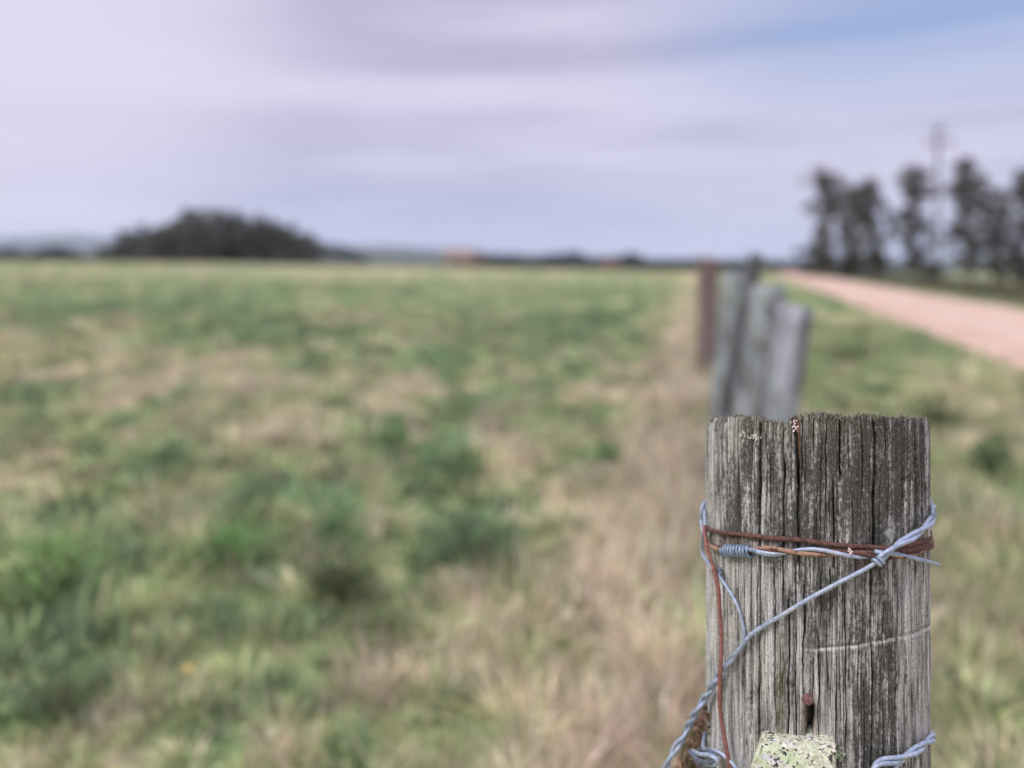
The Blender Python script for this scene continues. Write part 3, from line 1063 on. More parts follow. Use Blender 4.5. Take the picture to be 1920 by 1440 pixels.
for q, Yd in enumerate((11, 15.5, 20, 25, 31, 38)):
    x = 0.05 + .25 * Yd
    zt = float(gz(x, Yd)) + 1.25
    far_post(x, Yd, zt, x + .03, .07, M_post2, ['small', 'smaller', 'tiny', 'tiny', 'tiny', 'tiny'][q] + ' fence post far down the line, number %s beyond the reddish brown post' % ['one', 'two', 'three', 'four', 'five', 'six'][q], fg, 30 + q)
    PT.append((x, x + .03, Yd, zt))

# wires of the fence line
M_galv = noise_mat('galvanised_steel', (0.36, 0.43, 0.54), (0.56, 0.63, 0.75), 180, .42, .25, .0004, metal=.45)
for q, fr in enumerate((0.45, 0.62, 0.78, 0.93)):
    pts = []
    for (xb_, xt_, Yd, zt) in PT:
        zb_ = float(gz(xb_, Yd))
        f = fr
        pts.append((xb_ + (xt_ - xb_) * f - .075, Yd, zb_ + (zt - zb_) * f))
    V_, Fs = tube(spline(pts, 60), .0016, 6)
    tag(mesh_obj('fence_wire', V_, Fs, M_galv, smooth=True), '%s strand of thin wire strung along the receding fence posts' % ['lowest', 'second lowest', 'second highest', 'highest'][q], 'wire', 'thin fence wires behind the post')

# fence across the road
src = None
line = []
for q in range(26):
    t_ = 6 + q * 3.4
    px, py = ROAD_P + ROAD_D * t_ + ROAD_N * (ROAD_W + 2.9)
    line.append((px, py))
for q, (px, py) in enumerate(line):
    zb_ = float(gz(px, py))
    if src is None:
        src = far_post(px, py, zb_ + 1.2, px, .065, M_post_dark, 'thin dark fence post on the far side of the pink road', 'fence posts across the road', 70)
    else:
        o = src.copy()
        o.location = (px, py, zb_)
        o.rotation_euler = (random.uniform(-.05, .05), random.uniform(-.05, .05), random.uniform(0, 6))
        C.objects.link(o)
        o['label'] = 'thin dark fence post on the far side of the pink road'

# ------------------------------------------------------------------ THE POST
R = 0.09
phi = math.radians(21.34)
dist = R / 0.1243
PC = np.array([dist * math.sin(phi), dist * math.cos(phi)])
cdir = -PC / dist
tdir = np.array([-cdir[1], cdir[0]])
if tdir[0] < 0:
    tdir = -tdir


def theta_of_u(u, RR=R):
    """angle on the post (0 = nearest the eye, + = right) seen in column u"""
    d = np.array([(u - 960) / F, 1.0])
    dl = np.linalg.norm(d)
    d = d / dl
    b = d.dot(PC)
    disc = RR * RR - (PC.dot(PC) - b * b)
    if disc < 0:
        q = d * b - PC
        return math.atan2(q.dot(tdir), q.dot(cdir))
    q = d * (b - math.sqrt(disc)) - PC
    return math.atan2(q.dot(tdir), q.dot(cdir))


def on_post(u, v, r=0.0, back=0):
    """point seen at (u,v) lying on a sleeve r outside the post (or beside it when the ray misses)"""
    d = np.array([(u - 960) / F, 1.0])
    dn = d / np.linalg.norm(d)
    b = dn.dot(PC)
    disc = (R + r) ** 2 - (PC.dot(PC) - b * b)
    s = b + (1 if back else -1) * math.sqrt(disc) if disc > 0 else b
    q = dn * s
    return np.array([q[0], q[1], H + (V0 - v) / F * q[1]])


nfront = 1050
th_f = np.linspace(-1.75, 1.75, nfront)
th_b = np.linspace(1.75, 2 * math.pi - 1.75, 92)[1:-1]
TH = np.concatenate([th_f, th_b])
NT = len(TH)
gzp = float(gz(*PC))
# rim height from the ragged saw cut
PX = PC[0] + R * (cdir[0] * np.cos(TH) + tdir[0] * np.sin(TH))
PY = PC[1] + R * (cdir[1] * np.cos(TH) + tdir[1] * np.sin(TH))
UU = 960 + F * PX / PY
top_prof = [(1300, 796), (1325, 792), (1338, 785), (1350, 783), (1375, 783), (1395, 780), (1423, 781), (1430, 787), (1440, 793), (1470, 795), (1478, 789), (1483, 786), (1487, 783), (1505, 783), (1515, 779), (1540, 776), (1565, 779),
            (1600, 781), (1618, 778), (1640, 784), (1665, 781), (1680, 785), (1710, 783), (1743, 785), (1780, 786)]
vt = np.interp(UU, [p[0] for p in top_prof], [p[1] for p in top_prof])
s_arc = TH * R
jag = (vnoise(s_arc * 900, 3.3 + 0 * s_arc) - .5) * 4.5 + (vnoise(s_arc * 330, 8.3 + 0 * s_arc) - .5) * 5.5 + (vnoise(s_arc * 2200, 5 + 0 * s_arc) - .5) * 3.0
zr = H + (V0 - (vt + jag)) / F * PY
back = sstep(1.15, 1.7, np.abs(np.where(TH > math.pi, TH - 2 * math.pi, TH)))
zplane = H - 0.205 * 0.585 - 0.26 * (PY - 0.585) * 1.0
ztopmid = H + (V0 - 783) / F * 0.59
zplane = ztopmid - 0.27 * (PY - 0.59) + (jag * .0004)
zr = zr * (1 - back) + zplane * back - 0.004 * back
# rows
zlow = 0.93
rows_f = np.concatenate([np.linspace(0, 1, 440), ])
ZZ = []
for f in rows_f:
    ZZ.append(zr + (zlow - zr) * f)
for f in np.linspace(0, 1, 22)[1:]:
    ZZ.append(np.full(NT, zlow + (gzp - .25 - zlow) * f))
ZZ = np.array(ZZ)
NR = len(ZZ)
THg = np.broadcast_to(TH, (NR, NT))
Sg = THg * R
U_g = np.broadcast_to(UU, (NR, NT))
V_g = V0 + F * (H - ZZ) / np.broadcast_to(PY, (NR, NT))

disp = (vnoise(Sg * 26, ZZ * 2) - .5) * 0.0022
# broad flutes between growth rings
disp += (vnoise(Sg * 130 + 5, ZZ * 2.5) - .5) * 0.0022
disp += (vnoise(Sg * 560, ZZ * 8) - .5) * 0.0012
disp += (vnoise(Sg * 1250, ZZ * 26) - .5) * 0.0010
disp += (vnoise(Sg * 700, ZZ * 240) - .5) * 0.00035
# frayed shoulder close to the cut
topd = (zr[None, :] - ZZ)
fray = np.exp(-np.clip(topd, 0, 1) / 0.006)
disp -= 0.0022 * fray * vnoise(Sg * 800, ZZ * 60)

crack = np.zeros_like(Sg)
CR = [(1423.5, 770, 1460, 1.15, 6), (1469.5, 860, 1050, 1.2, 6), (1467, 1040, 1160, .8, 4), (1479, 1120, 1460, .75, 4), (1497, 860, 1060, .7, 4), (1503, 770, 900, .6, 4),
      (1526, 770, 860, .8, 4), (1575, 770, 910, .95, 5), (1565, 900, 1075, .9, 4), (1641, 770, 1075, 1.6, 7), (1634, 1060, 1215, 1.0, 5), (1637, 1200, 1460, .8, 5),
      (1618, 780, 940, .6, 4), (1591, 800, 900, .6, 3), (1692, 900, 1060, .8, 4), (1684, 1050, 1300, 1.0, 6), (1679, 1290, 1460, 1.2, 6), (1662, 770, 860, .6, 3),
      (1363, 770, 1190, .6, 3), (1354, 1000, 1100, .5, 3), (1386, 780, 1100, .6, 3), (1409, 1030, 1380, .6, 4), (1454, 1060, 1370, .6, 4), (1446, 850, 1000, .5, 3),
      (1507, 1090, 1320, .7, 4), (1524, 1230, 1300, .5, 3), (1541, 1040, 1200, .6, 3), (1558, 1060, 1160, .75, 4), (1586, 1110, 1440, .7, 4), (1575, 1180, 1360, .45, 3),
      (1605, 1050, 1170, .5, 3), (1721, 1040, 1420, .7, 4), (1708, 1060, 1370, .5, 3), (1700, 780, 1000, .5, 3), (1715, 800, 960, .5, 3), (1728, 850, 1300, .5, 3),
      (1380, 1050, 1300, .5, 3), (1397, 1080, 1360, .45, 3), (1340, 850, 1440, .5, 3), (1333, 900, 1440, .5, 2.5), (1349, 790, 990, .5, 3), (1438, 780, 950, .5, 3), (1610, 1200, 1440, .5, 3),
      (1656, 1080, 1440, .5, 3), (1548, 790, 980, .5, 3), (1557, 920, 1060, .5, 3), (1492, 1180, 1400, .45, 3), (1535, 1180, 1440, .5, 3), (1568, 1280, 1440, .5, 3)]
for q in range(70):
    uu = rng.uniform(1328, 1741)
    v0_ = rng.uniform(770, 1350)
    CR.append((uu, v0_, v0_ + rng.uniform(50, 260), rng.uniform(.28, .42), rng.uniform(1, 2.2)))
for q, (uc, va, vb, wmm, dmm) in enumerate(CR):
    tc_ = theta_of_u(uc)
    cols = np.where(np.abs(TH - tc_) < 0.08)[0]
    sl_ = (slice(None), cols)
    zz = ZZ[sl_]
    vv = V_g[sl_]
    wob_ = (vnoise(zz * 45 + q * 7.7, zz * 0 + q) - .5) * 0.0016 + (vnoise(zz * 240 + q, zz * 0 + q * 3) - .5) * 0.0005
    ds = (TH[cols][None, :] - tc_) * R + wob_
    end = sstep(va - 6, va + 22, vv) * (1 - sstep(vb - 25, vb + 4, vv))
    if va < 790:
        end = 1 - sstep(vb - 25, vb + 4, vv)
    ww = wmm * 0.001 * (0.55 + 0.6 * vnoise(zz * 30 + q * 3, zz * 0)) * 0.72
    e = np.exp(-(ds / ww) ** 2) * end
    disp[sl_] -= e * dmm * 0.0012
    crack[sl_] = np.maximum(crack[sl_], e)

# notch in the rim where a wedge of wood is gone, split with fresh wood
fresh = np.zeros_like(Sg)
uc = np.interp(V_g, [780, 830, 930], [1493, 1496, 1497.5])
wd_ = np.interp(V_g, [780, 800, 930], [7.5, 5.0, 1.2])
e = np.exp(-(np.abs(U_g - uc) / wd_) ** 4) * (1 - sstep(900, 940, V_g))
disp -= e * 0.0045
fresh = np.maximum(fresh, np.exp(-(np.abs(U_g - uc - wd_ * .25) / (wd_ * .6)) ** 4) * (1 - sstep(890, 930, V_g)))
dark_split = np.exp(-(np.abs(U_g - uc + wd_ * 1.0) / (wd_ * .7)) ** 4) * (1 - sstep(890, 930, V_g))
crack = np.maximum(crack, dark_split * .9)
# slot under the nail
uc = np.interp(V_g, [1315, 1350, 1385], [1517, 1520, 1516])
wd_ = np.interp(V_g, [1312, 1335, 1355, 1385], [4, 9, 8, 5])
slot = np.exp(-(np.abs(U_g - uc) / wd_) ** 4) * sstep(1308, 1318, V_g) * (1 - sstep(1384, 1388, V_g))
disp -= slot * 0.014
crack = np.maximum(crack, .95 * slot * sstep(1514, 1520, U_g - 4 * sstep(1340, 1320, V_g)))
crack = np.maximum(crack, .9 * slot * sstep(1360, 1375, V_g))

rust = np.exp(-((U_g - 1516) / 20) ** 2) * sstep(1290, 1320, V_g) * (1 - sstep(1375, 1410, V_g)) * (.6 + .4 * slot)
rust = np.maximum(rust, 0.7 * np.exp(-((V_g - 1062) / 14) ** 2 - ((U_g - 1620) / 25) ** 2))
rust = np.maximum(rust, 0.5 * np.exp(-((V_g - 1015) / 25) ** 2 - ((U_g - 1728) / 14) ** 2))
rust = np.maximum(rust, 0.45 * np.exp(-((V_g - 1012) / 9) ** 2) * sstep(1330, 1350, U_g) * (1 - sstep(1500, 1640, U_g)))
# scar rubbed by an old wire
sc_u = [1320, 1332, 1360, 1396, 1440, 1531, 1580, 1626, 1680, 1716, 1745]
sc_v = [1182, 1187, 1196, 1203, 1213, 1219, 1213, 1208, 1196, 1187, 1174]
vc_ = np.interp(U_g, sc_u, sc_v)
sstr = np.interp(U_g, [1320, 1400, 1440, 1500, 1540, 1745], [.22, .25, .08, .1, .8, .9]) * (.25 + 1.1 * vnoise(Sg * 420, ZZ * 5))
groove = np.exp(-((V_g - vc_) / 3.0) ** 2) * sstr
disp -= groove * 0.0016
scar = np.exp(-((V_g - vc_ - 2.0) / 3.0) ** 2) * sstr * (0.55 + .6 * vnoise(Sg * 900, ZZ * 80))
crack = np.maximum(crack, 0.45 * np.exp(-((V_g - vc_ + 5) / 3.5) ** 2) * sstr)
# grime / moss maps
gr = np.interp(U_g, [1325, 1338, 1354, 1420, 1500, 1660, 1725, 1743], [.0, .15, .68, .70, .88, .90, .80, .6])
lo = np.interp(U_g, [1325, 1420, 1450, 1500, 1585, 1612, 1680, 1686, 1743], [.12, .25, .38, .36, .35, .82, .82, .22, .16])
lo = lo + .35 * sstep(1330, 1400, V_g) * sstep(1600, 1650, U_g)
lo = lo + .35 * np.exp(-((V_g - 1110) / 60) ** 2 - ((U_g - 1560) / 60) ** 2)
lo = lo + .30 * np.exp(-((V_g - 1290) / 35) ** 2 - ((U_g - 1420) / 30) ** 2)
grime = gr + (lo - gr) * sstep(1000, 1075, V_g + (fbm(Sg * 160, ZZ * 10, 3) - .5) * 90)
grime = grime + (fbm(Sg * 60, ZZ * 9, 4) - .5) * .7
grime = grime + .15 * np.exp(-((V_g - 900) / 60) ** 2)
moss = np.exp(-((U_g - 1464) / 15) ** 2) * sstep(1120, 1200, V_g) * .95
moss = np.maximum(moss, .75 * np.exp(-((V_g - 800) / 34) ** 2) * sstep(1350, 1380, U_g) * (1 - .5 * sstep(1560, 1700, U_g)))
moss = np.maximum(moss, .45 * sstep(1350, 1372, U_g) * (1 - sstep(1400, 1480, U_g)) * (1 - sstep(980, 1060, V_g)))
moss = np.maximum(moss, .35 * sstep(1600, 1620, U_g) * (1 - sstep(1640, 1665, U_g)) * sstep(1060, 1120, V_g))
RR = R + disp
XX = PC[0] + RR * (cdir[0] * np.cos(THg) + tdir[0] * np.sin(THg))
YY = PC[1] + RR * (cdir[1] * np.cos(THg) + tdir[1] * np.sin(THg))
PV = np.stack([XX, YY, ZZ], -1).reshape(-1, 3)
i, j = np.meshgrid(np.arange(NR - 1), np.arange(NT), indexing='ij')
j2 = (j + 1) % NT
PQ = np.stack([i * NT + j, (i + 1) * NT + j, (i + 1) * NT + j2, i * NT + j2], -1).reshape(-1, 4)
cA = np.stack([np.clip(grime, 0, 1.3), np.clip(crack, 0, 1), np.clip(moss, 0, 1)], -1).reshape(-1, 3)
cB = np.stack([np.clip(scar, 0, 1), np.clip(rust, 0, 1), np.clip(fresh, 0, 1)], -1).reshape(-1, 3)
uvp = np.stack([Sg, ZZ], -1).reshape(-1, 2)
post = empty('fence_post', (PC[0], PC[1], gzp), 'thick weathered grey wooden fence post with cracked grain, wrapped in wires, sharp in the foreground', 'fence post', fg)

m, g, out = new_mat('weathered_wood')
uvn = g.n('ShaderNodeUVMap', uv_map='UVMap').outputs[0]
A_ = g.n('ShaderNodeSeparateColor')
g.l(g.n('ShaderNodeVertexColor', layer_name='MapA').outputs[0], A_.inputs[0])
B_ = g.n('ShaderNodeSeparateColor')
g.l(g.n('ShaderNodeVertexColor', layer_name='MapB').outputs[0], B_.inputs[0])
f1 = g.noise(uvn, 1, 4, .65, (1200, 20, 1))          # fibres
f2 = g.noise(uvn, 1, 5, .65, (190, 9, 1), (3, 2, 0))   # streaks
f3 = g.noise(uvn, 1, 6, .78, (520, 200, 1), (8, 1, 0))
f5 = g.noise(uvn, 1, 4, .7, (1300, 480, 1), (3, 4, 0))  # speckle
f4 = g.noise(uvn, 1, 5, .6, (70, 26, 1), (1, 5, 0))   # patches
base = g.mix(g.ss(f2, .32, .68), (0.20, 0.20, 0.192), (0.49, 0.492, 0.475))
base = g.mix(1.0, base, g.mix(g.ss(f1, .3, .7), (0.50, 0.50, 0.50), (1.5, 1.5, 1.5)), 'MULTIPLY')
warmth = g.ss(g.noise(uvn, 1, 3, .5, (40, 6, 1), (5, 5, 0)), .4, .65)
base = g.mix(g.math('MULTIPLY', warmth, .35), base, g.mix(1.0, base, (1.12, 1.0, .86), 'MULTIPLY'))
gm = g.math('MULTIPLY', A_.outputs[0], .56)
for nz_, k_ in ((f3, 1.7), (f5, 1.3), (f4, 1.2), (f2, -1.1), (f1, -.5)):
    gm = g.math('ADD', gm, g.math('MULTIPLY', g.math('SUBTRACT', nz_, .5), k_))
gmask = g.ss(gm, .20, .50)
c = g.mix(g.math('MULTIPLY', gmask, .96), base, g.mix(g.ss(f5, .35, .65), (0.018, 0.018, 0.017), (0.085, 0.086, 0.074)))
c = g.mix(1.0, c, g.mix(g.ss(f5, .3, .7), (.55, .55, .55), (1.45, 1.45, 1.43)), 'MULTIPLY')
# pale crumbs of lichen sitting in the grime
cr_ = g.ss(g.noise(uvn, 1, 3, .6, (620, 300, 1), (2, 9, 0)), .60, .66)
c = g.mix(g.math('MULTIPLY', cr_, g.math('MULTIPLY', gmask, .6)), c, (0.34, 0.35, 0.32))
ms = g.math('MULTIPLY', A_.outputs[2], .62)
for nz_, k_ in ((f3, 1.6), (f5, 1.3), (f1, .6)):
    ms = g.math('ADD', ms, g.math('MULTIPLY', g.math('SUBTRACT', nz_, .5), k_))
ms = g.ss(ms, .34, .70)
c = g.mix(g.math('MULTIPLY', ms, .75), c, g.mix(f3, (0.06, 0.065, 0.025), (0.20, 0.21, 0.10)))
c = g.mix(g.math('MULTIPLY', B_.outputs[1], .75), c, g.mix(f2, (0.10, 0.045, 0.025), (0.24, 0.15, 0.07)))
c = g.mix(g.math('MULTIPLY', B_.outputs[2], .9), c, g.mix(f1, (0.24, 0.14, 0.08), (0.46, 0.31, 0.21)))
c = g.mix(g.math('MULTIPLY', B_.outputs[0], .85), c, (0.62, 0.60, 0.56))
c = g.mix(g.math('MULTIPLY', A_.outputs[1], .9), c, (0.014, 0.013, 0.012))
hgt = g.math('ADD', g.math('MULTIPLY', f1, .6), g.math('MULTIPLY', f3, .4))
principled(g, out, c, .88, 0, bump(g, hgt, .75, .0009), .25)
M_wood = m
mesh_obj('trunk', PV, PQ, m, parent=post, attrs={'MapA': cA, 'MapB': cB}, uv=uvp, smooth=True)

# sawn top: rings from the rim to the heart, slightly dished and frayed
NRi = 26
rimr = RR[0]
TV = []
for k_ in range(NRi + 1):
    f = 1 - k_ / NRi
    xx = PC[0] + rimr * f * (cdir[0] * np.cos(TH) + tdir[0] * np.sin(TH))
    yy = PC[1] + rimr * f * (cdir[1] * np.cos(TH) + tdir[1] * np.sin(TH))
    zc = ztopmid - 0.30 * (yy - 0.59) - 0.003
    wgt = sstep(.80, 1.0, f)
    z_ = zc * (1 - wgt) + zr * wgt
    if k_:
        z_ = z_ + (vnoise(xx * 400, yy * 400) - .5) * .0022 - .0015 * (1 - f)
    TV.append(np.stack([xx, yy, z_], 1))
TVa = np.vstack(TV)
i, j = np.meshgrid(np.arange(NRi), np.arange(NT), indexing='ij')
j2 = (j + 1) % NT
TQ = np.stack([i * NT + j, i * NT + j2, (i + 1) * NT + j2, (i + 1) * NT + j], -1).reshape(-1, 4)
m, g, out = new_mat('end_grain')
tcO = g.n('ShaderNodeTexCoord').outputs['Object']
wv = g.n('ShaderNodeTexWave', wave_type='RINGS', rings_direction='Z')
g.l(tcO, wv.inputs[0])
wv.inputs['Scale'].default_value = 60
wv.inputs['Distortion'].default_value = 3
nn_ = g.noise(tcO, 160, 5, .65)
c = g.mix(wv.outputs['Fac'], (0.10, 0.10, 0.075), (0.22, 0.215, 0.17))
c = g.mix(g.ss(nn_, .4, .65), c, (0.06, 0.065, 0.035))
principled(g, out, c, .9, 0, bump(g, nn_, .8, .002), .2)
mesh_obj('top', TVa, TQ, m, parent=post, smooth=True)

# slivers and moss tufts standing on the rim
sl_parts = []
for q in range(330):
    th = rng.uniform(-1.35, 1.35)
    rr_ = R - rng.uniform(.0004, .0060)
    k_ = int(np.clip(np.interp(th, th_f, np.arange(nfront)), 0, nfront - 1))
    b = np.array([PC[0] + rr_ * (cdir[0] * math.cos(th) + tdir[0] * math.sin(th)), PC[1] + rr_ * (cdir[1] * math.cos(th) + tdir[1] * math.sin(th)), zr[k_] - .003])
    hh = rng.uniform(.0025, .0058)
    e = b + np.array([rng.normal(0, .0007), rng.normal(0, .0008), hh])
    w_ = rng.uniform(.0003, .0008)
    sl_parts.append(tube(np.array([b, (b + e) / 2 + rng.normal(0, .0002, 3), e]), np.array([w_, w_ * .8, w_ * .3]), 5))
mesh_obj('splinters', *merge(sl_parts), noise_mat('rim_splinters', (0.07, 0.075, 0.045), (0.26, 0.25, 0.19), 500, .9, 0), parent=post)['label'] = 'frayed mossy fibres along the sawn rim'

# ------------------------------------------------------------------ wires on the post
M_rust = noise_mat('rust_dark', (0.045, 0.022, 0.018), (0.145, 0.062, 0.045), 420, .82, .7, .0005, detail=6)
M_rust_red = noise_mat('rust_red', (0.15, 0.052, 0.042), (0.27, 0.115, 0.09), 380, .7, .5, .0004, detail=6)
M_rust_or = noise_mat('rust_orange', (0.085, 0.038, 0.028), (0.30, 0.18, 0.12), 120, .75, .5, .0004, detail=6, lo=.42, hi=.56)
m, g, out = new_mat('galvanised_wire')
tcO = g.n('ShaderNodeTexCoord').outputs['Object']
n1 = g.noise(tcO, 240, 5, .65)
n2 = g.noise(tcO, 60, 3, .6)
c = g.mix(g.ss(n1, .3, .7), (0.22, 0.28, 0.37), (0.42, 0.49, 0.61))
c = g.mix(g.math('MULTIPLY', g.ss(n2, .52, .7), .45), c, (0.52, 0.52, 0.57))
n5_ = g.noise(tcO, 520, 4, .7, None, (3, 3, 1))
c = g.mix(g.math('MULTIPLY', g.ss(n5_, .58, .68), .6), c, (0.20, 0.17, 0.17))
principled(g, out, c, g.ss(n1, .2, .8, .42, .7), .35, bump(g, n1, .35, .0004), .5)
M_zinc = m
M_zinc_mid = noise_mat('dull_blue_zinc', (0.13, 0.18, 0.24), (0.27, 0.34, 0.43), 300, .5, .4, .0003, metal=.35)
M_zinc_dark = noise_mat('dull_dark_zinc', (0.09, 0.11, 0.15), (0.22, 0.26, 0.34), 300, .5, .4, .0003, metal=.5)


def wirepath(pts, r, n=160):
    return spline([on_post(u, v, r if len(pts[0]) < 3 else rr) for (u, v, *rest) in pts for rr in [rest[0] if rest else r]], n)


def strand(name, pts, r, rad, mat, parent=None, n=160, wig=0.0, sides=12, radf=None):
    P = wirepath(pts, r, n)
    if wig:
        k_ = np.arange(n)
        P = P + np.stack([(vnoise(k_ * .09, k_ * 0 + q + len(pts)) - .5) * wig for q in range(3)], 1)
    rr = rad if radf is None else rad * radf(np.linspace(0, 1, n))
    return mesh_obj(name, *tube(P, rr, sides), mat, parent=parent, smooth=True)


def twist(P, off, turns, phase, rad, spread=1.0, sides=12, ramp=None):
    """helical strand about centre path P"""
    n = len(P)
    T = np.gradient(P, axis=0)
    T /= np.linalg.norm(T, axis=1)[:, None]
    N = np.zeros_like(P)
    a = np.array([0, 0, 1.0])
    v = a - T[0] * a.dot(T[0])
    N[0] = v / np.linalg.norm(v)
    for q in range(1, n):
        v = N[q - 1] - T[q] * N[q - 1].dot(T[q])
        N[q] = v / np.linalg.norm(v)
    B = np.cross(T, N)
    L = np.linspace(0, 1, n)
    ph = phase + 2 * math.pi * turns * (L if ramp is None else ramp(L))
    return P + (np.cos(ph)[:, None] * N + np.sin(ph)[:, None] * B) * off * spread


wr = 0.0018        # wire radius
# 1 plain rusty strand with its wrap round the back
def wrap_pts(uA, vA, uB, vB, r, back=0):
    """3-D points from the right silhouette round the back of the post to the left silhouette"""
    a, b = theta_of_u(uA) , theta_of_u(uB)
    pa, pb = on_post(uA, vA, r, back), on_post(uB, vB, r, 1)
    ta = math.atan2((pa[:2] - PC).dot(tdir), (pa[:2] - PC).dot(cdir))
    tb = math.atan2((pb[:2] - PC).dot(tdir), (pb[:2] - PC).dot(cdir)) + 2 * math.pi
    out_ = []
    for k_ in range(1, 14):
        f = k_ / 14
        th = ta + (tb - ta) * f
        q = PC + (R + r) * (cdir * math.cos(th) + tdir * math.sin(th))
        out_.append((q[0], q[1], pa[2] + (pb[2] - pa[2]) * f))
    return out_


def path3(pts, r, n=200, wrap=None):
    P = [tuple(on_post(p[0], p[1], p[2] if len(p) > 2 else r, p[3] if len(p) > 3 else 0)) for p in pts]
    if wrap:
        P = P + wrap_pts(pts[-1][0], pts[-1][1], wrap[0], wrap[1], pts[-1][2] if len(pts[-1]) > 2 else r, pts[-1][3] if len(pts[-1]) > 3 else 0)
    return spline(P, n)


P = path3([(1325, 988), (1329, 993), (1345, 997), (1380, 1001), (1430, 1008), (1500, 1013), (1560, 1021), (1620, 1025), (1665, 1027), (1700, 1023, .0018), (1725, 1016, .001), (1741, 1008, .0003)], .0022, 260, wrap=(1325, 986))
P[:, 2] += (vnoise(np.arange(260) * .12, np.zeros(260)) - .5) * .0010
o = mesh_obj('rusty_wire', *tube(P, wr * 1.05, 12), M_rust, smooth=True)
tag(o, 'single dark rusty wire running straight round the post, upper of the two bands', 'wire', 'wires tied round the post')
P = path3([(1590, 1040), (1640, 1042), (1690, 1034), (1725, 1026, .0015), (1741, 1015, .0004)], .004, 120, wrap=(1326, 1000))
o = mesh_obj('rusty_wire', *tube(P, wr * 1.0, 12), M_rust, smooth=True)
tag(o, 'short dark rusty wire curving round the right side under the grey twist', 'wire', 'wires tied round the post')

# 2 twisted rusty and grey band with coil
band = empty('twisted_wire_band', tuple(on_post(1500, 1035, .005)), 'lower wire band, rusty and grey strands twisted together with a tight grey coil', 'wire', 'wires tied round the post')
cen = [(1322, 1000), (1326, 1012), (1334, 1021), (1350, 1027), (1372, 1031), (1405, 1033), (1450, 1031), (1500, 1034), (1560, 1037), (1610, 1039), (1655, 1041), (1700, 1040), (1726, 1034, .0018), (1740, 1027, .0008)]
P = path3(cen, .0040, 420, wrap=(1322, 1004))
fl_ = len(P)
mesh_obj('rusty_strand', *tube(twist(P, .0017, 6.5, 0.3, wr), wr * .95, 12), M_rust_or, parent=band, smooth=True)
mesh_obj('rusty_strand', *tube(twist(P, .0017, 6.5, 2.4, wr), wr * .85, 12), M_rust, parent=band, smooth=True)
P2 = path3([(1352, 1029), (1372, 1031), (1405, 1033), (1450, 1033), (1500, 1033), (1560, 1037), (1610, 1039), (1652, 1041)], .0045, 260)
mesh_obj('grey_strand', *tube(twist(P2, .0019, 2.2, 3.6, wr), wr * .9, 12), M_zinc, parent=band, smooth=True)
# coil
Pc = path3([(1358, 1032), (1370, 1032.5), (1385, 1033), (1400, 1034), (1408, 1035)], .0045, 420)
ci = twist(Pc, .0040, 9.5, 1.0, wr)
tail = spline([ci[-1], on_post(1412, 1030, .0075), on_post(1420, 1036, .0075), on_post(1440, 1041, .006), on_post(1462, 1041, .004)], 40)
mesh_obj('coil', *tube(np.vstack([ci, tail[1:]]), .00118, 10), M_zinc_mid, parent=band, smooth=True)['label'] = 'tight coil of bluish grey wire'

# 3 the diagonal grey wire: twisted pair round the right shoulder, knot, single run, twisted pair again at lower left
diag = empty('diagonal_wire', tuple(on_post(1500, 1110, .005)), 'long bluish grey wire crossing the post diagonally from upper right to lower left', 'wire', 'wires tied round the post')
up = [(1648, 1050, .008), (1657, 1042, .009), (1672, 1030, .009), (1690, 1017, .009), (1708, 1008, .008), (1726, 996, .007), (1740, 984, .006), (1749, 970, .004), (1750, 957, .004), (1747, 945, .004, 1), (1741, 936, .003, 1)]
P = path3(up, .006, 300, wrap=(1326, 940))
mesh_obj('strand', *tube(twist(P, .00165, 5.0, 0.0, wr), .00165, 12), M_zinc, parent=diag, smooth=True)
mesh_obj('strand', *tube(twist(P, .00165, 5.0, math.pi, wr), .00165, 12), M_zinc, parent=diag, smooth=True)
run = [(1650, 1050, .007), (1620, 1068, .0045), (1570, 1094, .004), (1520, 1121, .004), (1470, 1151, .004), (1430, 1175, .004), (1408, 1190, .005), (1396, 1205, .005), (1380, 1225, .005), (1364, 1245, .005), (1345, 1270, .006), (1334, 1288, .007), (1320, 1311, .006),
       (1305, 1334, .012), (1290, 1362, .016), (1282, 1383, .018), (1268, 1400, .02), (1255, 1424, .024), (1244, 1450, .028), (1225, 1490, .035)]
P = path3(run, .005, 420)
L = np.concatenate([[0], np.cumsum(np.linalg.norm(np.diff(P, axis=0), axis=1))])
f0 = 0.44


def amp(n, f):
    t_ = np.linspace(0, 1, n)
    return sstep(f - .03, f + .03, t_)[:, None]


off1 = twist(P, .0018, 7, 0, wr) - P
off2 = twist(P, .0018, 7, math.pi, wr) - P
am = amp(420, f0)

mesh_obj('strand', *tube(P + off1 * am, .00165, 12), M_zinc, parent=diag, smooth=True)
k0 = int(420 * (f0 - .03))
b2 = [on_post(1388, 1196, .0035), on_post(1392, 1204, .003)]
P2 = (P + off2 * am)[k0:]
mesh_obj('strand', *tube(P2, .00165, 12), M_zinc, parent=diag, smooth=True)
# knot: three tight turns round the run
kc = path3([(1654, 1046), (1650, 1049), (1644, 1053), (1640, 1056)], .0068, 120)
kn = twist(kc, .0030, 2.2, .5, wr)
mesh_obj('knot', *tube(kn, .0014, 10), M_zinc, parent=diag, smooth=True)
# loose end poking out to the right
le = path3([(1640, 1034, .007), (1655, 1036, .0075), (1675, 1038, .007), (1690, 1041, .006), (1720, 1048, .006), (1744, 1054, .005), (1760, 1059, .006)], .006, 60)
mesh_obj('loose_end', *tube(le, np.linspace(.0017, .0014, 60), 12), M_zinc, parent=diag, smooth=True)

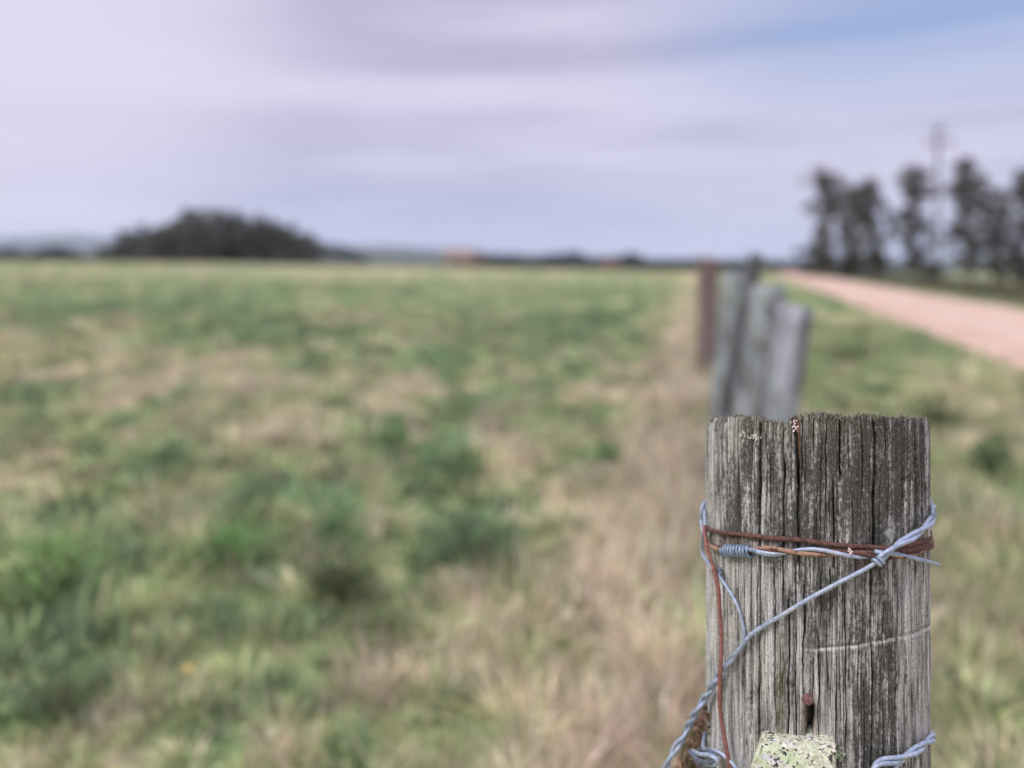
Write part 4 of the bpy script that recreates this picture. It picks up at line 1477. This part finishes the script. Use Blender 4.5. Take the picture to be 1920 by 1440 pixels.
# 4 grey loops at the left edge running into the thin branch wire
br = empty('branch_wire', tuple(on_post(1370, 1130, .004)), 'thin grey wire looping round the left edge and curving down to the diagonal wire', 'wire', 'wires tied round the post')
P = spline([tuple(on_post(*p)) for p in [(1333, 930, .002, 1), (1326, 937, .002, 1), (1319, 946, .003, 1), (1315, 960, .004), (1315, 978, .004), (1318, 1000, .0045), (1316, 1020, .004), (1317, 1038, .0035), (1324, 1050, .003), (1333, 1062, .003), (1343, 1072, .0035)]], 140)
mesh_obj('loop', *tube(P, .0015, 12), M_zinc, parent=br, smooth=True)
P = spline([tuple(on_post(*p)) for p in [(1334, 934, .001, 1), (1327, 942, .001, 1), (1322, 952, .002, 1), (1321, 965, .003), (1322, 985, .004), (1324, 995, .004), (1318, 1012, .003)]], 90)
mesh_obj('loop', *tube(P, .0014, 12), M_zinc, parent=br, smooth=True)
P = spline([tuple(on_post(*p)) for p in [(1348, 1076, .004), (1353, 1086, .0045), (1362, 1100, .004), (1376, 1122, .004), (1386, 1145, .004), (1392, 1168, .004), (1396, 1188, .0035), (1393, 1204, .003)]], 140)
mesh_obj('tail', *tube(P, .0014, 12), M_zinc, parent=br, smooth=True)
e_ = on_post(1350, 1073, .0045)
P = spline([e_ + np.array([.0005, .004, .0015]), e_ + np.array([.0005, 0, .0008]), e_ + np.array([0, -.003, -.0004])], 16)
mesh_obj('cut_end', *tube(P, np.array([.0018] * 13 + [.0018, .0016, .0008]), 14), M_zinc_dark, parent=br, smooth=True)

# 6 red rusty wire hanging down the left side
P = spline([tuple(on_post(*p)) for p in [(1321, 986, .006), (1321, 1002, .008), (1325, 1022, .0085), (1333, 1050, .008), (1341, 1078, .008), (1347, 1104, .008), (1350, 1140, .008), (1352, 1185, .0085), (1352, 1240, .011), (1350, 1294, .012), (1352, 1340, .010), (1357, 1375, .010), (1363, 1410, .010), (1370, 1450, .010), (1380, 1500, .01)]], 240)
P[:, 0] += (vnoise(np.arange(240) * .08, np.zeros(240) + 3) - .5) * .0010
o = mesh_obj('rusty_wire', *tube(P, .0017, 12), M_rust_red, smooth=True)
tag(o, 'reddish rusty wire hanging vertically down the left side of the post', 'wire', 'wires tied round the post')

# 7 knotted wire lower left
kl = empty('knotted_wire', tuple(on_post(1330, 1400, .01)), 'grey wire with a tangled dark knot at the lower left of the post', 'wire', 'wires tied round the post')
P = spline([tuple(on_post(*p)) for p in [(1327, 1370, -.004), (1322, 1378, .001), (1319, 1392, .004), (1320, 1404, .006), (1330, 1410, .008), (1345, 1412, .008), (1360, 1420, .007), (1375, 1434, .006), (1390, 1450, .006), (1410, 1475, .006)]], 120)
mesh_obj('strand', *tube(P, .0017, 12), M_zinc, parent=kl, smooth=True)
P = spline([tuple(on_post(*p)) for p in [(1320, 1405, .010), (1340, 1408, .012), (1356, 1416, .011), (1370, 1428, .009), (1386, 1448, .008)]], 90)
mesh_obj('strand', *tube(P, .0016, 12), M_zinc, parent=kl, smooth=True)
P = spline([tuple(on_post(*p)) for p in [(1340, 1436, .012), (1322, 1436, .016), (1308, 1430, .014), (1302, 1418, .010), (1312, 1406, .006), (1328, 1408, .013), (1340, 1418, .018), (1332, 1428, .020), (1312, 1426, .020), (1298, 1414, .017), (1294, 1409, .014)]], 200)
mesh_obj('knot', *tube(P, .0019, 12), M_zinc_dark, parent=kl, smooth=True)
P = spline([tuple(on_post(*p)) for p in [(1300, 1408, .014), (1312, 1414, .020), (1330, 1416, .022), (1345, 1426, .020), (1338, 1434, .018), (1320, 1432, .018)]], 120)
mesh_obj('knot', *tube(P, .0017, 12), M_zinc, parent=kl, smooth=True)

# 8 twisted pair lower right
tr = empty('lower_twisted_wire', tuple(on_post(1700, 1410, .005)), 'pair of twisted bluish wires rising round the lower right edge of the post', 'wire', 'wires tied round the post')
cen = [(1630, 1456, .005), (1640, 1437, .006), (1655, 1428, .006), (1680, 1425, .006), (1705, 1414, .006), (1725, 1402, .006), (1740, 1391, .005), (1748, 1383, .004), (1746, 1376, .003, 1), (1740, 1370, .003, 1)]
P = path3(cen, .005, 240, wrap=(1326, 1368))
mesh_obj('strand', *tube(twist(P, .0017, 6.5, .4, wr), .00165, 12), M_zinc, parent=tr, smooth=True)
mesh_obj('strand', *tube(twist(P, .0017, 6.5, .4 + math.pi, wr), .00165, 12), M_zinc, parent=tr, smooth=True)
P = path3([(1674, 1446, .004), (1682, 1436, .005), (1695, 1424, .006)], .005, 30)
mesh_obj('loose_end', *tube(P, .0014, 10), M_zinc, parent=tr, smooth=True)

# ------------------------------------------------------------------ nail
M_rust_nail = noise_mat('rust_purple', (0.09, 0.04, 0.04), (0.20, 0.10, 0.10), 600, .75, .9, .0007)
nr_ = empty('rusty_nail', tuple(on_post(1515, 1311, .006)), 'rusty nail with round head sticking out above the lichen covered block', 'nail')
hc = on_post(1514, 1311, .008)
axis = np.array([cdir[0], cdir[1], .20])
axis /= np.linalg.norm(axis)
P = np.array([hc - axis * .001, hc - axis * .0006, hc + axis * .0010, hc + axis * .0016])
mesh_obj('head', *tube(P, np.array([.0030, .0040, .0041, .0030]), 20), M_rust_nail, parent=nr_, smooth=True)
P = np.array([hc - axis * .0005 + (k_ / 8) * (-axis * .022 + np.array([.001, 0, -.003])) for k_ in range(9)])
mesh_obj('shank', *tube(P, .0017, 12), M_rust, parent=nr_, smooth=True)

# ------------------------------------------------------------------ lichen covered block
import bmesh
fc = on_post(1500, 1383, .0)     # top edge of the block on the post
front = .020                      # proud of the post
cd3 = np.array([cdir[0], cdir[1], 0])
td3 = np.array([tdir[0], tdir[1], 0])


def blkpt(u, v, pr):
    """point on the plane 'pr' in front of the post's foremost line, seen at (u,v)"""
    p0 = np.array([PC[0], PC[1]]) + cdir * (R + pr)
    d = np.array([(u - 960) / F, 1.0])
    s = p0.dot(cdir) / d.dot(cdir)
    q = d * s
    return np.array([q[0], q[1], H + (V0 - v) / F * q[1]])


bm = bmesh.new()
fa = [blkpt(1421, 1396, .014), blkpt(1570, 1401, .014), blkpt(1566, 1470, .022), blkpt(1562, 1620, .026), blkpt(1372, 1620, .026), blkpt(1398, 1470, .022)]
vs1 = [bm.verts.new(p) for p in fa]
ba = [p - cd3 * .040 + (td3 * .004 if q_ in (0, 5, 4) else -td3 * .002) for q_, p in enumerate(fa)]
vs2 = [bm.verts.new(p) for p in ba]
bm.faces.new(vs1)
bm.faces.new(vs2[::-1])
for q in range(6):
    bm.faces.new((vs1[q], vs2[q], vs2[(q + 1) % 6], vs1[(q + 1) % 6]))
bmesh.ops.recalc_face_normals(bm, faces=bm.faces[:])
bmesh.ops.bevel(bm, geom=bm.edges[:], offset=.003, segments=3, affect='EDGES', profile=.5)
bmesh.ops.triangulate(bm, faces=bm.faces[:])
for _ in range(5):
    lg = [e for e in bm.edges if e.calc_length() > .0022]
    if not lg:
        break
    bmesh.ops.subdivide_edges(bm, edges=lg, cuts=1)
    bmesh.ops.triangulate(bm, faces=bm.faces[:])
bm.normal_update()
for v_ in bm.verts:
    p = v_.co
    d_ = (float(vnoise(p.x * 420 + p.z * 90, p.z * 420)) - .5) * .0010 + (float(vnoise(p.x * 110, p.z * 120 + p.y * 80)) - .5) * .0014 + (float(vnoise(p.x * 1100, p.z * 1100)) - .5) * .0007
    v_.co = p + v_.normal * d_
me = bpy.data.meshes.new('wooden_block')
loc = blkpt(1495, 1470, .0)
for v_ in bm.verts:
    v_.co -= Vector(loc)
bm.to_mesh(me)
bm.free()
for p_ in me.polygons:
    p_.use_smooth = True
m, g, out = new_mat('lichen_crust')
tcO = g.n('ShaderNodeTexCoord').outputs['Object']
n1 = g.noise(tcO, 210, 5, .7)
n2 = g.noise(tcO, 34, 4, .6, None, (.2, .5, .1))
n3 = g.noise(tcO, 460, 4, .7)
n4 = g.noise(tcO, 50, 3, .6, None, (4, 2, 7))
c = g.mix(g.ss(n1, .35, .65), (0.40, 0.40, 0.29), (0.74, 0.75, 0.60))
c = g.mix(g.math('MULTIPLY', g.ss(n2, .5, .66), .8), c, g.mix(n3, (0.34, 0.46, 0.24), (0.60, 0.74, 0.45)))
c = g.mix(g.ss(n4, .56, .68), c, (0.62, 0.62, 0.68))
sp_ = g.math('ADD', g.noise(tcO, 430, 3, .6, (1, 1, 1), (5, 1, 2)), g.math('MULTIPLY', g.noise(tcO, 55, 3, .6, None, (1, 9, 2)), .8))
spot = g.ss(sp_, .96, 1.04)
c = g.mix(spot, c, (0.05, 0.05, 0.05))
c = g.mix(g.math('MULTIPLY', g.ss(n3, .60, .72), .6), c, (0.12, 0.12, 0.11))
principled(g, out, c, .95, 0, bump(g, g.math('ADD', n1, n3), .9, .0016), .1)
me.materials.append(m)
blk = bpy.data.objects.new('wooden_block', me)
blk.location = loc
C.objects.link(blk)
tag(blk, 'wooden block crusted with pale green and white lichen fixed to the front of the post', 'wooden block')


# ------------------------------------------------------------------ crumbs of lichen
def crumb(name, u, v, size, colr, label, n=16, r=.0012, stretch=(1, 1.6), mat=None):
    c0 = on_post(u, v, r)
    parts = []
    for q in range(n):
        a = c0 + td3 * rng.normal(0, size * .35 * stretch[0]) + np.array([0, 0, rng.normal(0, size * .35 * stretch[1])]) + cd3 * rng.uniform(-.0002, size * .12)
        d = rng.normal(0, 1, 3)
        d /= np.linalg.norm(d)
        e = a + d * size * rng.uniform(.15, .4)
        w_ = size * rng.uniform(.09, .2)
        parts.append(tube(np.array([a, (a + e) / 2 + rng.normal(0, size * .05, 3), e]), np.array([w_ * .6, w_, w_ * .5]), 6))
    V_, Fs = merge(parts)
    o = mesh_obj(name, V_, Fs, mat, smooth=True, loc=tuple(c0))
    return tag(o, label, 'lichen')


M_pink = noise_mat('pinkish_lichen', (0.62, 0.47, 0.43), (0.80, 0.68, 0.64), 400, .9, .3, .0005)
M_white = noise_mat('white_lichen', (0.45, 0.45, 0.36), (0.68, 0.68, 0.57), 300, .9, .5, .0005)
crumb('lichen_tuft', 1491, 797, .0042, None, 'pinkish white crumb of lichen in the notch of the post top', 22, .0006, (.8, 1.5), M_pink)
crumb('lichen_tuft', 1595, 1036, .0044, None, 'small pinkish lichen sprig hanging on the rusty wires', 14, .007, (.9, 1.3), M_pink)
crumb('lichen_tuft', 1397, 818, .0050, None, 'pale whitish chip of lichen below the rim at upper left of the post', 26, .0002, (.6, 1.3), M_white)
crumb('lichen_tuft', 1418, 820, .0050, None, 'pale flat chip of lichen just right of the other whitish chip', 26, .0002, (1.3, .6), M_white)
crumb('lichen_tuft', 1572, 1413, .0060, None, 'small grey green lichen tuft at the right side of the lichen covered block', 36, .003, (.7, 1.2), noise_mat('green_lichen', (0.25, 0.33, 0.20), (0.45, 0.52, 0.36), 300, .9, .3, .0005))

# dry brown plant matter caught behind the wires at lower left
dw = empty('dead_weed', tuple(on_post(1300, 1420, .02)), 'curled orange brown dead weed caught behind the wires beside the post foot of the picture', 'dead plant')
n = 900
cu = rng.uniform(0, 1, n)
px = []
for q in range(n):
    v_ = rng.uniform(1325, 1520)
    lim = np.interp(v_, [1325, 1380, 1440, 1520], [1320, 1294, 1268, 1240])
    u_ = rng.uniform(lim, 1332)
    p = on_post(u_, v_, .004)
    p[1] += rng.uniform(.01, .09)
    s = p[1] / on_post(u_, v_, .004)[1]
    px.append((p[0] * s, p[1], H + (V0 - v_) / F * p[1]))
px = np.array(px)
a = rng.uniform(0, 6.28, n)
le_ = rng.uniform(.2, .95, n)
cc = np.array([0.30, 0.20, 0.14]) * rng.uniform(.3, 1.5, (n, 1)) * rng.uniform(.9, 1.1, (n, 3))
gsel = rng.random(n) < .15
cc[gsel] = np.array([.16, .17, .07])
collect([blades(px[:, 0], px[:, 1], px[:, 2], np.cos(a) * le_, np.sin(a) * le_, rng.uniform(.004, .012, n), rng.uniform(.002, .005, n), rng.uniform(.3, 1.2, n), cc, 3)], 'leaves', M_leaf, parent=dw)
stm = []
for q in range(5):
    b = np.array([PC[0] - R - .03 - q * .006, PC[1] + .02 + q * .01, 0])
    zb_ = float(gz(b[0], b[1]))
    stm.append(tube(spline([(b[0], b[1], zb_), (b[0] + .01, b[1], .5), (PC[0] - R - .01 + rng.normal(0, .004), b[1], .88 + q * .006)], 20), np.linspace(.003, .0012, 20), 6))
mesh_obj('stem', *merge(stm), M_stem, parent=dw, smooth=True)

# ------------------------------------------------------------------ haze
hv, hf = box((0, 2500, 110), (15000, 15000, 344))
m = bpy.data.materials.new('haze_air')
m.use_nodes = True
m.node_tree.nodes.clear()
g = NG(m.node_tree)
out = g.n('ShaderNodeOutputMaterial')
pv = g.n('ShaderNodeVolumePrincipled')
pv.inputs['Color'].default_value = (0.70, 0.80, 1.0, 1)
pv.inputs['Density'].default_value = 0.00009
pv.inputs['Anisotropy'].default_value = 0.2
g.l(pv.outputs[0], out.inputs['Volume'])
hz_ = mesh_obj('haze', hv, hf, m)
tag(hz_, 'thin bluish air that fades the far hills', kind='stuff')
